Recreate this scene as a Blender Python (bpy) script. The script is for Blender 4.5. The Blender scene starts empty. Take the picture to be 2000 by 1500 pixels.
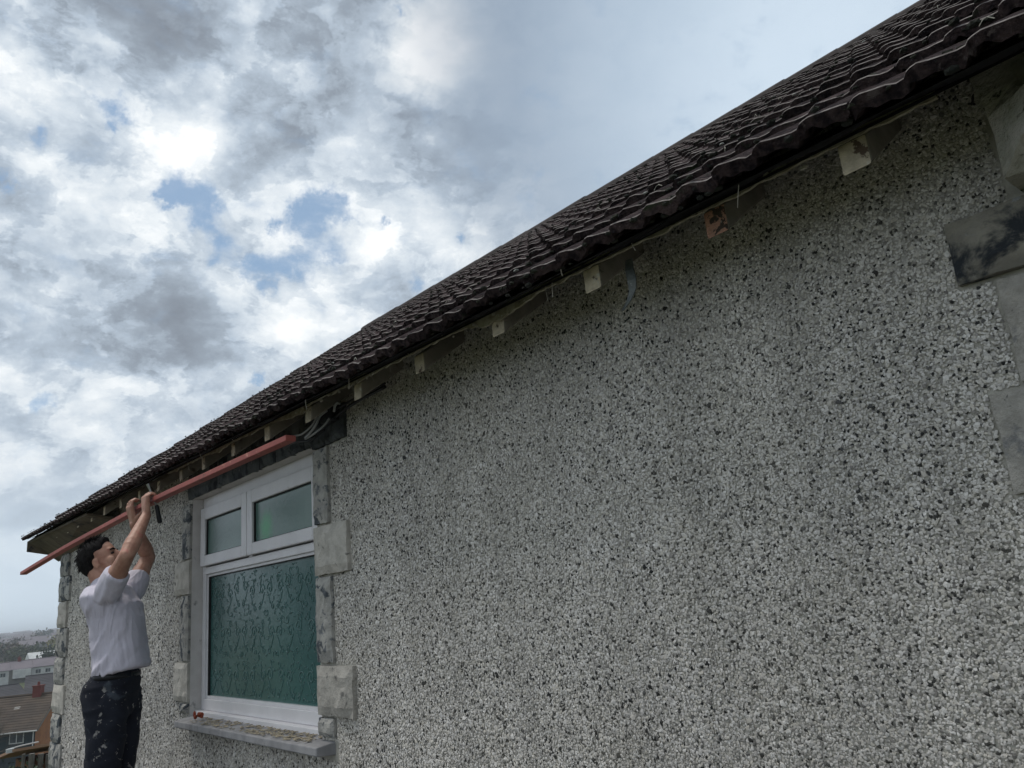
import bpy, bmesh, math, random
import numpy as np
from mathutils import Vector, Matrix, noise
R_ = math.radians
random.seed(7); np.random.seed(7)
scn = bpy.context.scene
COL = scn.collection

# ------------------------------------------------------------------ camera
CAM = Vector((0.0, -1.65, 1.2))
cam = bpy.data.objects.new('camera', bpy.data.cameras.new('camera')); COL.objects.link(cam)
M = Matrix(((0.63899473, 0.25676371, 0.72509181), (0.76381896, -0.10038332, -0.63757649), (-0.09091938, 0.96124689, -0.2602654)))
cam.matrix_world = Matrix.Translation(CAM) @ M.to_4x4()
cam.data.sensor_width = 36.0; cam.data.lens = 27.0
cam.data.clip_start = 0.05; cam.data.clip_end = 12000
scn.camera = cam

# ------------------------------------------------------------------ node helper
class NT:
    def __init__(s, tree): s.t = tree; s.n = tree.nodes; s.l = tree.links
    def new(s, typ, **kw):
        nd = s.n.new(typ)
        for k, v in kw.items(): setattr(nd, k, v)
        return nd
    def put(s, sock, v):
        if isinstance(v, bpy.types.NodeSocket): s.l.new(v, sock)
        elif v is not None: sock.default_value = v
    def math(s, op, a, b=None, c=None, clamp=False):
        nd = s.new('ShaderNodeMath', operation=op); nd.use_clamp = clamp
        s.put(nd.inputs[0], a)
        if b is not None: s.put(nd.inputs[1], b)
        if c is not None: s.put(nd.inputs[2], c)
        return nd.outputs[0]
    def vmath(s, op, a, b=None, out=0):
        nd = s.new('ShaderNodeVectorMath', operation=op)
        s.put(nd.inputs[0], a)
        if b is not None:
            s.put(nd.inputs[3 if op == 'SCALE' else 1], b)
        return nd.outputs[out]
    def noise(s, vec, scale, detail=4, rough=.5, dist=0.):
        nd = s.new('ShaderNodeTexNoise')
        if vec is not None: s.l.new(vec, nd.inputs['Vector'])
        nd.inputs['Scale'].default_value = scale; nd.inputs['Detail'].default_value = detail
        nd.inputs['Roughness'].default_value = rough; nd.inputs['Distortion'].default_value = dist
        return nd.outputs['Fac']
    def voro(s, vec, scale, feat='F1', rnd=1.0):
        nd = s.new('ShaderNodeTexVoronoi', feature=feat)
        if vec is not None: s.l.new(vec, nd.inputs['Vector'])
        nd.inputs['Scale'].default_value = scale; nd.inputs['Randomness'].default_value = rnd
        return nd
    def step(s, v, a, b, lo=0., hi=1., smooth=True):
        nd = s.new('ShaderNodeMapRange'); nd.interpolation_type = 'SMOOTHSTEP' if smooth else 'LINEAR'
        s.put(nd.inputs[0], v); nd.inputs[1].default_value = a; nd.inputs[2].default_value = b
        nd.inputs[3].default_value = lo; nd.inputs[4].default_value = hi
        return nd.outputs[0]
    def ramp(s, v, stops):
        nd = s.new('ShaderNodeValToRGB'); s.put(nd.inputs[0], v); e = nd.color_ramp.elements
        while len(e) < len(stops): e.new(.5)
        for el, (p, c) in zip(e, stops): el.position = p; el.color = (*c, 1)
        return nd.outputs[0]
    def mix(s, f, a, b, typ='MIX'):
        nd = s.new('ShaderNodeMix', data_type='RGBA', blend_type=typ)
        s.put(nd.inputs[0], f)
        for i, v in ((6, a), (7, b)):
            s.put(nd.inputs[i], (*v, 1) if isinstance(v, tuple) and len(v) == 3 else v)
        return nd.outputs[2]

# ------------------------------------------------------------------ sky
SUN_EL, SUN_AZ = 66.0, 222.0            # azimuth of the sun measured from +X towards +Y
wd = bpy.data.worlds.new('World'); scn.world = wd; wd.use_nodes = True
w = NT(wd.node_tree); w.n.clear()
wout = w.new('ShaderNodeOutputWorld'); bg = w.new('ShaderNodeBackground'); bg.inputs[1].default_value = 0.115
w.l.new(bg.outputs[0], wout.inputs[0])
sky = w.new('ShaderNodeTexSky', sky_type='NISHITA', sun_disc=False)
sky.sun_elevation = R_(SUN_EL); sky.sun_rotation = R_(90 - SUN_AZ)
tc = w.new('ShaderNodeTexCoord'); dirv = w.vmath('NORMALIZE', tc.outputs['Generated'])
sep = w.new('ShaderNodeSeparateXYZ'); w.l.new(dirv, sep.inputs[0]); dz = sep.outputs[2]
den = w.math('ADD', w.math('MAXIMUM', dz, 0.0), 0.42)
cmb = w.new('ShaderNodeCombineXYZ')
w.l.new(w.math('DIVIDE', sep.outputs[0], den), cmb.inputs[0]); w.l.new(w.math('DIVIDE', sep.outputs[1], den), cmb.inputs[1])
w.l.new(w.math('MULTIPLY', dz, 1.2), cmb.inputs[2])
q = cmb.outputs[0]
wn = w.new('ShaderNodeTexNoise'); w.l.new(q, wn.inputs[0]); wn.inputs['Scale'].default_value = 3.2; wn.inputs['Detail'].default_value = 8; wn.inputs['Roughness'].default_value = .6
warp = w.vmath('ADD', dirv, w.vmath('SCALE', w.vmath('SUBTRACT', wn.outputs['Color'], (0.5, 0.5, 0.5)), 0.17))
def blob(d, inner, outer):              # a cloud mass around a compass direction, with a ragged rim
    dist = w.vmath('DISTANCE', warp, tuple(d), out=1)
    return w.step(dist, inner, outer, 1., 0.)
def total(lst):
    acc = None
    for d, i, o, a in lst:
        v = w.math('MULTIPLY', blob(d, i, o), a)
        acc = v if acc is None else w.math('ADD', acc, v)
    return acc
masses = total([((-0.757, 0.197, 0.623), 0.02, 0.149, -0.3), ((-0.763, 0.147, 0.63), 0.0, 0.138, -0.16), ((-0.669, 0.359, 0.651), 0.0, 0.127, -0.26), ((-0.73, 0.282, 0.623), 0.0, 0.092, -0.1), ((-0.799, 0.227, 0.557), 0.02, 0.127, 0.24), ((-0.804, 0.091, 0.588), 0.0, 0.103, 0.06), ((-0.735, 0.338, 0.588), 0.0, 0.069, 0.12), ((-0.712, 0.393, 0.582), 0.0, 0.127, -0.2), ((-0.772, 0.329, 0.544), 0.0, 0.092, -0.12), ((-0.607, 0.473, 0.639), 0.02, 0.092, 0.36), ((-0.645, 0.467, 0.605), 0.0, 0.069, 0.2), ((-0.73, 0.497, 0.469), 0.02, 0.127, 0.26), ((-0.899, 0.227, 0.375), 0.03, 0.132, -0.20), ((-0.89, 0.139, 0.434), 0.0, 0.092, -0.1), ((-0.869, 0.127, 0.477), 0.0, 0.081, 0.1), ((-0.862, 0.22, 0.456), 0.0, 0.092, 0.14), ((-0.908, 0.144, 0.394), 0.0, 0.069, 0.14), ((-0.929, 0.126, 0.349), 0.0, 0.092, -0.1), ((-0.864, 0.309, 0.398), 0.0, 0.069, 0.1), ((-0.829, 0.418, 0.372), 0.0, 0.103, 0.14), ((-0.668, 0.522, 0.531), 0.0, 0.138, -0.22), ((-0.833, 0.309, 0.459), 0.0, 0.057, 0.14), ((-0.664, 0.498, 0.557), 0.0, 0.103, -0.08)])
q3 = w.vmath('MULTIPLY', dirv, (1.0, 1.0, 1.55))
qw = w.vmath('ADD', q3, w.vmath('SCALE', w.vmath('SUBTRACT', wn.outputs['Color'], (0.5, 0.5, 0.5)), 0.10))
n1 = w.noise(q3, 5.5, 10, .55, .1)
n2 = w.noise(w.vmath('ADD', q3, (3.1, 7.7, 0)), 15., 12, .68, .0)
nb = w.noise(w.vmath('ADD', qw, (1.1, 2.7, 5.)), 9., 7, .50, .0)
bil = w.math('SUBTRACT', w.math('POWER', w.math('ABSOLUTE', w.math('MULTIPLY', w.math('SUBTRACT', nb, .5), 5.)), .7), .45)
vb1 = w.voro(qw, 13., 'SMOOTH_F1').outputs['Distance']; vb2 = w.voro(qw, 34., 'SMOOTH_F1').outputs['Distance']
puff = w.math('ADD', w.math('MULTIPLY', bil, .13), w.math('ADD', w.math('MULTIPLY', w.math('SUBTRACT', .45, vb1), .42), w.math('MULTIPLY', w.math('SUBTRACT', .45, vb2), .20)))
plain = blob((-0.40, 0.70, 0.60), .20, .44)       # the smooth grey-blue sheet
low = w.step(dz, .02, .26, 1., 0.)
amp = w.math('MULTIPLY', w.math('SUBTRACT', 1., w.math('MULTIPLY', plain, .6)), w.math('SUBTRACT', 1., w.math('MULTIPLY', low, .8)))
tex = w.math('ADD', puff, w.math('ADD', w.math('MULTIPLY', w.math('SUBTRACT', n1, .5), .80), w.math('MULTIPLY', w.math('SUBTRACT', n2, .5), .60)))
nc = w.noise(w.vmath('ADD', qw, (7.1, 4.7, 2.)), 8.5, 13, .60, .0)
nd_ = w.noise(w.vmath('ADD', qw, (2.1, 9.7, 6.)), 20., 12, .62, .0)
tex = w.math('ADD', tex, w.math('ADD', w.step(nc, .485, .535, -.070, .070), w.step(nd_, .49, .55, -.032, .032)))
v = w.math('ADD', w.math('ADD', .60, w.math('MULTIPLY', tex, amp)), masses)
cloud = w.ramp(v, [(0.0, (1.7, 1.95, 2.3)), (.28, (2.35, 2.75, 3.25)), (.48, (3.5, 4.1, 4.8)), (.64, (4.9, 5.45, 6.0)), (.82, (6.5, 6.85, 7.1)), (1., (8.0, 8.1, 8.15))])
sheet = w.ramp(w.step(w.vmath('DOT_PRODUCT', dirv, (-0.30, 0.80, 0.52), out=1), .86, 1.0, 0, 1, False), [(0., (1.75, 2.15, 2.75)), (.5, (2.2, 2.8, 3.6)), (.8, (3.4, 4.2, 5.1)), (1., (4.8, 5.7, 6.6))])
cloud = w.mix(w.math('MULTIPLY', plain, .86), cloud, sheet)
fn = w.new('ShaderNodeTexNoise'); w.l.new(dirv, fn.inputs[0]); fn.inputs['Scale'].default_value = 15.; fn.inputs['Detail'].default_value = 9; fn.inputs['Roughness'].default_value = .68
warp = w.vmath('ADD', dirv, w.vmath('SCALE', w.vmath('SUBTRACT', fn.outputs['Color'], (0.5, 0.5, 0.5)), 0.085))
holes = total([((-0.836, 0.258, 0.485), 0.0, 0.037, 1.0), ((-0.846, 0.275, 0.456), 0.0, 0.035, 1.0), ((-0.85, 0.304, 0.431), 0.0, 0.033, 1.0), ((-0.848, 0.334, 0.411), 0.0, 0.03, 1.0), ((-0.835, 0.364, 0.412), 0.0, 0.037, 1.0), ((-0.817, 0.393, 0.421), 0.0, 0.037, 1.0), ((-0.797, 0.418, 0.436), 0.0, 0.037, 1.0), ((-0.773, 0.417, 0.478), 0.0, 0.033, 1.0), ((-0.785, 0.396, 0.477), 0.0, 0.04, 1.0), ((-0.801, 0.386, 0.458), 0.0, 0.035, 1.0), ((-0.847, 0.366, 0.386), 0.0, 0.022, 1.0), ((-0.843, 0.248, 0.477), 0.0, 0.02, 1.0), ((-0.814, 0.359, 0.457), 0.0, 0.015, 1.0), ((-0.816, 0.174, 0.552), 0.0, 0.027, 1.0), ((-0.829, 0.169, 0.533), 0.0, 0.015, 1.0), ((-0.851, 0.104, 0.515), 0.0, 0.022, 1.0), ((-0.879, 0.086, 0.469), 0.0, 0.019, 1.0), ((-0.752, 0.469, 0.463), 0.0, 0.015, 1.0), ((-0.756, 0.528, 0.387), 0.0, 0.025, 1.0), ((-0.959, 0.145, 0.242), 0.0, 0.022, 1.0), ((-0.621, 0.428, 0.657), 0.0, 0.013, 1.0), ((-0.887, 0.362, 0.285), 0.0, 0.015, 1.0), ((-0.709, 0.558, 0.431), 0.0, 0.013, 1.0)])
hn = w.noise(w.vmath('ADD', q3, (11.3, 2.2, 0)), 17., 9, .62, .2)
hm = w.step(w.math('ADD', w.math('MULTIPLY', w.math('MINIMUM', holes, 1.), 1.0), w.math('MULTIPLY', w.math('SUBTRACT', hn, .5), 2.2)), .05, 1.15)
blue = w.mix(.55, w.mix(1., sky.outputs[0], (1.0, 1.0, 1.0), 'MULTIPLY'), (2.0, 3.1, 4.3))
cloud = w.mix(w.math('MULTIPLY', hm, .92), cloud, blue)
hz = w.step(dz, 0.0, .20, 1., 0.)
cloud = w.mix(w.math('MULTIPLY', hz, .85), cloud, (5.0, 5.9, 6.7))
w.l.new(cloud, bg.inputs[0])

sun = bpy.data.objects.new('sun', bpy.data.lights.new('sun', 'SUN')); COL.objects.link(sun)
sun.data.energy = 1.5; sun.data.angle = R_(20); sun.data.color = (1.0, .93, .84)
sd = Vector((math.cos(R_(SUN_EL)) * math.cos(R_(SUN_AZ)), math.cos(R_(SUN_EL)) * math.sin(R_(SUN_AZ)), math.sin(R_(SUN_EL))))
sun.rotation_euler = sd.to_track_quat('Z', 'Y').to_euler()
vs = scn.view_settings; vs.view_transform = 'Standard'; vs.look = 'None'; vs.gamma = 1; vs.use_curve_mapping = False; vs.exposure = 0.26
scn.cycles.use_denoising = True
scn.cycles.max_bounces = 6; scn.cycles.volume_bounces = 0

# ------------------------------------------------------------------ object helpers
def tag(o, label=None, cat=None, group=None, kind=None):
    for k, x in (('label', label), ('category', cat), ('group', group), ('kind', kind)):
        if x: o[k] = x
    return o
def empty(name, loc=(0, 0, 0), rz=0.):
    o = bpy.data.objects.new(name, None); COL.objects.link(o); o.location = loc; o.rotation_euler = (0, 0, rz)
    o.empty_display_size = .2
    return o
def link(name, me, parent=None, loc=(0, 0, 0), rot=(0, 0, 0)):
    o = bpy.data.objects.new(name, me); COL.objects.link(o); o.location = loc; o.rotation_euler = rot
    if parent: o.parent = parent
    return o
class MB:
    def __init__(s): s.v = []; s.f = []; s.m = []
    def add(s, vs, fs, m=0):
        b = len(s.v); s.v += [tuple(x) for x in vs]; s.f += [tuple(i + b for i in f) for f in fs]; s.m += [m] * len(fs)
    def box(s, x0, x1, y0, y1, z0, z1, m=0):
        s.add([(x0, y0, z0), (x1, y0, z0), (x1, y1, z0), (x0, y1, z0), (x0, y0, z1), (x1, y0, z1), (x1, y1, z1), (x0, y1, z1)],
              [(0, 3, 2, 1), (4, 5, 6, 7), (0, 1, 5, 4), (1, 2, 6, 5), (2, 3, 7, 6), (3, 0, 4, 7)], m)
    def prism(s, prof, a, b, m=0):      # profile (list of 3-vectors) swept from +a to +b
        n = len(prof); a = Vector(a); b = Vector(b)
        s.add([Vector(p) + a for p in prof] + [Vector(p) + b for p in prof],
              [tuple(range(n))[::-1], tuple(range(n, 2 * n))] + [(i, (i + 1) % n, n + (i + 1) % n, n + i) for i in range(n)], m)
    def tube(s, pts, rad, seg=6, m=0, flat=None):
        pts = [Vector(p) for p in pts]; n = len(pts); rr = rad if isinstance(rad, (list, tuple)) else [rad] * n
        vs = []; up = Vector((0, 0, 1))
        for i, p in enumerate(pts):
            t = (pts[min(i + 1, n - 1)] - pts[max(i - 1, 0)]).normalized()
            a = t.cross(flat if flat else up)
            if a.length < 1e-3: a = t.cross(Vector((0, 1, 0)))
            a.normalize(); b = a.cross(t).normalized()
            for k in range(seg):
                an = 2 * math.pi * k / seg
                vs.append(p + a * math.cos(an) * rr[i] + b * math.sin(an) * rr[i] * (.4 if flat else 1))
        fs = [(i * seg + k, i * seg + (k + 1) % seg, (i + 1) * seg + (k + 1) % seg, (i + 1) * seg + k) for i in range(n - 1) for k in range(seg)]
        fs += [tuple(range(seg))[::-1], tuple((n - 1) * seg + k for k in range(seg))]
        s.add(vs, fs, m)
    def rings(s, rings, m=0):           # closed loft through rings of equal count
        n = len(rings[0]); vs = [p for r in rings for p in r]
        fs = [(i * n + k, i * n + (k + 1) % n, (i + 1) * n + (k + 1) % n, (i + 1) * n + k) for i in range(len(rings) - 1) for k in range(n)]
        fs += [tuple(range(n))[::-1], tuple((len(rings) - 1) * n + k for k in range(n))]
        s.add(vs, fs, m)
    def ell(s, c, r, rot=None, seg=16, m=0):
        c = Vector(c); rs = []
        for i in range(1, seg // 2):
            ph = math.pi * i / (seg // 2); ring = []
            for k in range(seg):
                th = 2 * math.pi * k / seg
                p = Vector((math.sin(ph) * math.cos(th) * r[0], math.sin(ph) * math.sin(th) * r[1], -math.cos(ph) * r[2]))
                if rot: p = rot @ p
                ring.append(c + p)
            rs.append(ring)
        s.rings(rs, m)
    def cone(s, p1, r1, p2, r2, seg=14, m=0):      # rounded limb from p1 to p2
        p1 = Vector(p1); p2 = Vector(p2); t = (p2 - p1).normalized()
        a = t.orthogonal().normalized(); b = t.cross(a); rs = []
        for (c, r, sg) in ((p1, r1, -1), (p2, r2, 1)):
            an = [(80, 60, 35, 12), (12, 35, 60, 80)][sg > 0]
            for e in an:
                e = R_(e); o = c + t * (sg * math.sin(e) * r); q_ = r * math.cos(e)
                rs.append([o + a * q_ * math.cos(2 * math.pi * k / seg) + b * q_ * math.sin(2 * math.pi * k / seg) for k in range(seg)])
        s.rings(rs, m)
    def mesh(s, name, mats, smooth=False):
        me = bpy.data.meshes.new(name); me.from_pydata(s.v, [], s.f)
        for x in (mats if isinstance(mats, (list, tuple)) else [mats]): me.materials.append(x)
        if any(s.m): me.polygons.foreach_set('material_index', s.m)
        bm = bmesh.new(); bm.from_mesh(me); bmesh.ops.recalc_face_normals(bm, faces=bm.faces); bm.to_mesh(me); bm.free()
        if smooth: me.polygons.foreach_set('use_smooth', [True] * len(me.polygons))
        return me
    def build(s, name, mats, parent=None, smooth=False, loc=(0, 0, 0), rot=(0, 0, 0)):
        return link(name, s.mesh(name, mats, smooth), parent, loc, rot)
def bake(o, mods, smooth=True):
    mats = list(o.data.materials)
    for typ, kw in mods:
        md = o.modifiers.new(typ, typ)
        for k, x in kw.items(): setattr(md, k, x)
    bpy.context.view_layer.update()
    dg = bpy.context.evaluated_depsgraph_get()
    me = bpy.data.meshes.new_from_object(o.evaluated_get(dg)); o.modifiers.clear(); o.data = me
    if len(me.materials) == 0:
        for x in mats: me.materials.append(x)
    me.polygons.foreach_set('use_smooth', [smooth] * len(me.polygons))
    return o
def bevel(o, wd_=.004, seg=1):
    return bake(o, [('BEVEL', dict(width=wd_, segments=seg, limit_method='ANGLE'))], smooth=False)

# ------------------------------------------------------------------ materials
def mat(name, c1, c2=None, scale=8., rough=.8, bump=.3, bscale=40., bdist=.01, spots=None, metal=0., detail=6, vary=.0, hook=None, coat=0.):
    """two-tone noise colour, optional spots [(colour, scale, lo, hi, seed)], noise relief, per-object tone variation"""
    m = bpy.data.materials.new(name); m.use_nodes = True; t = NT(m.node_tree); b = t.n['Principled BSDF']
    tcn = t.new('ShaderNodeTexCoord'); oi = t.new('ShaderNodeObjectInfo')
    vec = t.vmath('ADD', tcn.outputs['Object'], t.vmath('SCALE', (7.3, 13.1, 5.7), t.math('MULTIPLY', oi.outputs['Random'], 9.)))
    c2 = c2 or tuple(x * .7 for x in c1)
    col = t.mix(t.step(t.noise(vec, scale, detail, .6), .34, .66), c1, c2)
    for (sc_, ss, lo, hi, seed) in (spots or []):
        sv = t.vmath('ADD', vec, (seed, seed * 1.7, seed * .6))
        col = t.mix(t.step(t.noise(sv, ss, 6, .62, .4), lo, hi), col, sc_)
    if vary:
        f = t.math('ADD', 1 - vary / 2, t.math('MULTIPLY', oi.outputs['Random'], vary))
        cc = t.new('ShaderNodeCombineColor')
        for i in range(3): t.l.new(f, cc.inputs[i])
        col = t.mix(1., col, cc.outputs[0], 'MULTIPLY')
    if hook: col = hook(t, vec, col)
    t.l.new(col, b.inputs['Base Color'])
    b.inputs['Roughness'].default_value = rough; b.inputs['Metallic'].default_value = metal; b.inputs['Coat Weight'].default_value = coat
    b.inputs['Specular IOR Level'].default_value = .35
    if bump:
        bn = t.new('ShaderNodeBump'); bn.inputs['Strength'].default_value = bump; bn.inputs['Distance'].default_value = bdist
        t.l.new(t.noise(vec, bscale, 6, .65), bn.inputs['Height']); t.l.new(bn.outputs[0], b.inputs['Normal'])
    return m

m_mortar = mat('mortar', (.46, .44, .39), (.36, .345, .305), 30, .95, .6, 160, .004)
def pebble_mat():
    m = bpy.data.materials.new('chippings'); m.use_nodes = True; t = NT(m.node_tree); b = t.n['Principled BSDF']
    at = t.new('ShaderNodeAttribute', attribute_type='INSTANCER', attribute_name='tone')
    col = t.ramp(at.outputs['Fac'], [(0., (.008, .009, .010)), (.075, (.018, .020, .022)), (.09, (.10, .10, .10)), (.14, (.27, .255, .24)), (.26, (.47, .45, .42)), (.40, (.60, .575, .55)), (.58, (.68, .64, .57)), (.78, (.70, .675, .645)), (1., (.88, .85, .81))])
    g = t.new('ShaderNodeNewGeometry')
    col = t.mix(t.step(t.noise(g.outputs['Position'], 1.7, 5, .6), .35, .75, 0, .28), col, (.42, .385, .31), 'MIX')
    col = t.mix(t.step(t.noise(g.outputs['Position'], 300, 3, .6), .35, .7, 0, .25), col, (.2, .2, .18), 'MULTIPLY')
    st = t.noise(t.vmath('MULTIPLY', g.outputs['Position'], (5.5, 5.5, .55)), 1., 6, .6); big = t.noise(g.outputs['Position'], .9, 5, .55)
    dm = t.math('MULTIPLY', t.step(st, .35, .65, .86, 1.04), t.step(big, .3, .7, .86, 1.06)); cc = t.new('ShaderNodeCombineColor')
    for i in range(3): t.l.new(dm, cc.inputs[i])
    col = t.mix(1., col, cc.outputs[0], 'MULTIPLY')          # rain streaks and old patches
    t.l.new(col, b.inputs['Base Color']); b.inputs['Roughness'].default_value = .62; b.inputs['Specular IOR Level'].default_value = .4
    return m
m_pebble = pebble_mat()
m_stone = mat('cast_stone', (.50, .475, .43), (.37, .35, .315), 16, .92, .9, 40, .010, vary=.25, spots=[((.14, .14, .13), 14, .60, .70, 2)])
m_stone_dark = mat('mottled_stone', (.40, .39, .36), (.28, .275, .26), 14, .9, .9, 40, .010, vary=.3, spots=[((.065, .075, .085), 11, .52, .585, 5), ((.14, .15, .16), 24, .57, .62, 9)])
m_ashlar = mat('smooth_stone', (.46, .435, .395), (.33, .315, .285), 24, .93, .9, 90, .008, spots=[((.22, .22, .22), 12, .56, .66, 2), ((.13, .13, .12), 60, .66, .70, 7)])
m_blotch = mat('soot_blotched_stone', (.32, .30, .25), (.20, .19, .165), 9, .9, .9, 50, .010, spots=[((.03, .035, .042), 8, .52, .63, 5), ((.32, .33, .33), 22, .64, .70, 9)])
m_lintel = mat('sooty_stone', (.10, .11, .11), (.05, .055, .06), 12, .9, .5, 40, .006, vary=.5, spots=[((.018, .022, .028), 8, .5, .6, 3), ((.20, .20, .18), 16, .64, .72, 7)])
m_moss_stone = mat('mossy_stone', (.46, .44, .38), (.30, .30, .24), 14, .95, 1.0, 55, .014, spots=[((.12, .15, .075), 9, .50, .70, 4), ((.03, .035, .02), 26, .60, .68, 8)])
m_sill = mat('concrete_sill', (.30, .30, .31), (.22, .22, .23), 12, .85, .4, 60, .004, spots=[((.12, .12, .12), 20, .62, .7, 3)])
def edge_worn(t, vec, col):
    return col
m_tile = mat('roof_tile', (.074, .053, .052), (.018, .014, .016), 46, .97, 1., 75, .02, vary=.8, spots=[((.11, .09, .085), 30, .60, .68, 2), ((.035, .045, .026), 9, .60, .70, 6), ((.26, .27, .24), 60, .735, .755, 11)])
m_arris = mat('worn_lit_tile_edge', (.22, .20, .19), (.10, .085, .08), 50, .95, .8, 90, .006, vary=.4)  # paler nose edge: wear, plus the lit edge put into the colour
m_tile.node_tree.nodes['Principled BSDF'].inputs['Specular IOR Level'].default_value = .06
m_ridge = mat('ridge_tile', (.06, .05, .048), (.035, .03, .03), 14, .9, .8, 90, .006, vary=.3)
m_moss = mat('moss', (.035, .038, .026), (.018, .02, .018), 40, 1., .8, 150, .01)
m_lime = mat('lichen_fleck', (.55, .56, .53), (.40, .41, .38), 50, .9, .2)
m_felt = mat('roofing_felt', (.004, .004, .006), (.002, .002, .003), 12, .95, .5, 25, .01)
m_batten = mat('peeling_lath', (.33, .31, .23), (.20, .18, .12), 30, .85, .6, 90, .004, spots=[((.42, .41, .36), 40, .6, .68, 3), ((.08, .07, .05), 25, .62, .7, 5)])
m_rafter = mat('rafter_wood', (.26, .235, .19), (.17, .155, .125), 8, .85, .5, 50, .004, vary=.35, spots=[((.07, .06, .045), 12, .60, .7, 5), ((.36, .33, .27), 30, .66, .72, 1)])
m_raf_end = mat('rafter_end_wood', (.58, .51, .38), (.36, .31, .235), 25, .8, .6, 90, .004, vary=.3, spots=[((.10, .07, .05), 17, .57, .62, 5), ((.55, .53, .47), 20, .62, .7, 1)])
m_raf_red = mat('rafter_end_red', (.52, .28, .19), (.38, .22, .16), 26, .85, .9, 80, .008, spots=[((.06, .045, .035), 24, .56, .60, 5), ((.6, .55, .48), 26, .62, .7, 1)])
m_soffit = mat('soffit_board', (.17, .14, .10), (.10, .085, .065), 5, .85, .5, 30, .006, spots=[((.30, .25, .15), 12, .64, .70, 3), ((.05, .045, .045), 7, .58, .66, 8)])
m_upvc = mat('white_upvc', (.72, .71, .73), (.66, .65, .67), 6, .35, .05, 20, .001, spots=[((.45, .43, .40), 14, .66, .78, 3)])
m_gasket = mat('black_gasket', (.02, .02, .022), rough=.6, bump=0)
m_reveal = mat('painted_reveal', (.64, .62, .60), (.54, .52, .50), 7, .8, .3, 50, .003, spots=[((.25, .25, .24), 12, .62, .72, 2)])
def glass_mat(name, c1, c2, green=0.):
    m = bpy.data.materials.new(name); m.use_nodes = True; t = NT(m.node_tree); b = t.n['Principled BSDF']
    tcn = t.new('ShaderNodeTexCoord'); o = tcn.outputs['Object']
    col = t.mix(t.step(t.noise(o, 2.2, 3, .5), .35, .65), c1, c2)
    if green:
        d = t.vmath('DISTANCE', o, (green, 0.065, 1.66), out=1)
        col = t.mix(t.step(t.math('ADD', d, t.math('MULTIPLY', t.noise(o, 30, 3), .05)), .04, .15, .85, 0.), col, (.03, .34, .12))
    t.l.new(col, b.inputs['Base Color']); b.inputs['Roughness'].default_value = .22; b.inputs['Specular IOR Level'].default_value = .55
    bn = t.new('ShaderNodeBump'); bn.inputs['Strength'].default_value = .35; bn.inputs['Distance'].default_value = .003
    h = t.math('ADD', t.noise(o, 70, 3, .5), t.math('MULTIPLY', t.noise(o, 22, 3, .5, 1.5), .8))
    t.l.new(h, bn.inputs['Height']); t.l.new(bn.outputs[0], b.inputs['Normal'])
    return m
m_glass = glass_mat('obscured_glass', (.040, .108, .104), (.058, .140, .132))
m_glass_up = glass_mat('obscured_glass_upper', (.095, .165, .150), (.12, .20, .175))
m_glass_gr = glass_mat('obscured_glass_green', (.095, .175, .155), (.12, .205, .18), green=-4.07)
m_relief = bpy.data.materials.new('embossed_glass'); m_relief.use_nodes = True
_b = m_relief.node_tree.nodes['Principled BSDF']; _b.inputs['Base Color'].default_value = (.06, .155, .148, 1); _b.inputs['Roughness'].default_value = .28; _b.inputs['Specular IOR Level'].default_value = .8  # paler than the pane: highlights on the embossing painted into the base colour
m_skin = mat('skin', (.44, .25, .18), (.33, .165, .115), 22, .5, .25, 90, .003, spots=[((.42, .17, .13), 9, .58, .68, 3)])
m_hair = mat('dark_hair', (.006, .0055, .006), (.013, .012, .012), 60, .8, .8, 160, .006); m_hair.node_tree.nodes['Principled BSDF'].inputs['Specular IOR Level'].default_value = .12
def folds(t, vec, col): return col
m_shirt = mat('pale_polo_cotton', (.61, .58, .66), (.54, .515, .59), 5, .9, .25, 160, .002)
def add_folds(m, rot, scl, dist):
    t = NT(m.node_tree); b = t.n['Principled BSDF']; mp = t.new('ShaderNodeMapping'); tcn = t.new('ShaderNodeTexCoord'); t.l.new(tcn.outputs['Object'], mp.inputs[0])
    mp.inputs['Rotation'].default_value = rot; mp.inputs['Scale'].default_value = scl
    n_ = t.noise(mp.outputs[0], 1., 3, .55, .6); rdg = t.math('SUBTRACT', 1., t.math('MULTIPLY', t.math('ABSOLUTE', t.math('SUBTRACT', n_, .5)), 6.), clamp=True)
    bn = t.new('ShaderNodeBump'); bn.inputs['Strength'].default_value = .55; bn.inputs['Distance'].default_value = dist; t.l.new(rdg, bn.inputs['Height'])
    if b.inputs['Normal'].links: t.l.new(b.inputs['Normal'].links[0].from_socket, bn.inputs['Normal'])
    t.l.new(bn.outputs[0], b.inputs['Normal'])
add_folds(m_shirt, (0, R_(-34), 0), (8, 5, 2.0), .013)
m_trouser = mat('paint_spattered_trousers', (.008, .010, .018), (.013, .016, .026), 9, .9, .4, 90, .004, spots=[((.24, .23, .22), 19, .62, .66, 4), ((.34, .32, .30), 44, .65, .69, 12), ((.05, .06, .075), 7, .62, .72, 8)])
m_eye = mat('eye_dark', (.03, .02, .018), rough=.3, bump=0)
m_bar = mat('red_primed_timber', (.36, .100, .082), (.28, .078, .066), 5, .6, .4, 60, .003, spots=[((.52, .25, .19), 22, .60, .68, 3), ((.20, .08, .06), 13, .62, .70, 6)])
m_blackp = mat('black_plastic', (.012, .013, .016), rough=.45, bump=.1)
m_steel = mat('steel', (.45, .47, .48), (.35, .36, .37), rough=.35, metal=.9, bump=.1)
m_cable = mat('grey_cable', (.36, .37, .37), (.26, .27, .27), rough=.5, bump=.1)
m_boot = mat('work_boot', (.05, .035, .022), rough=.7)
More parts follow.
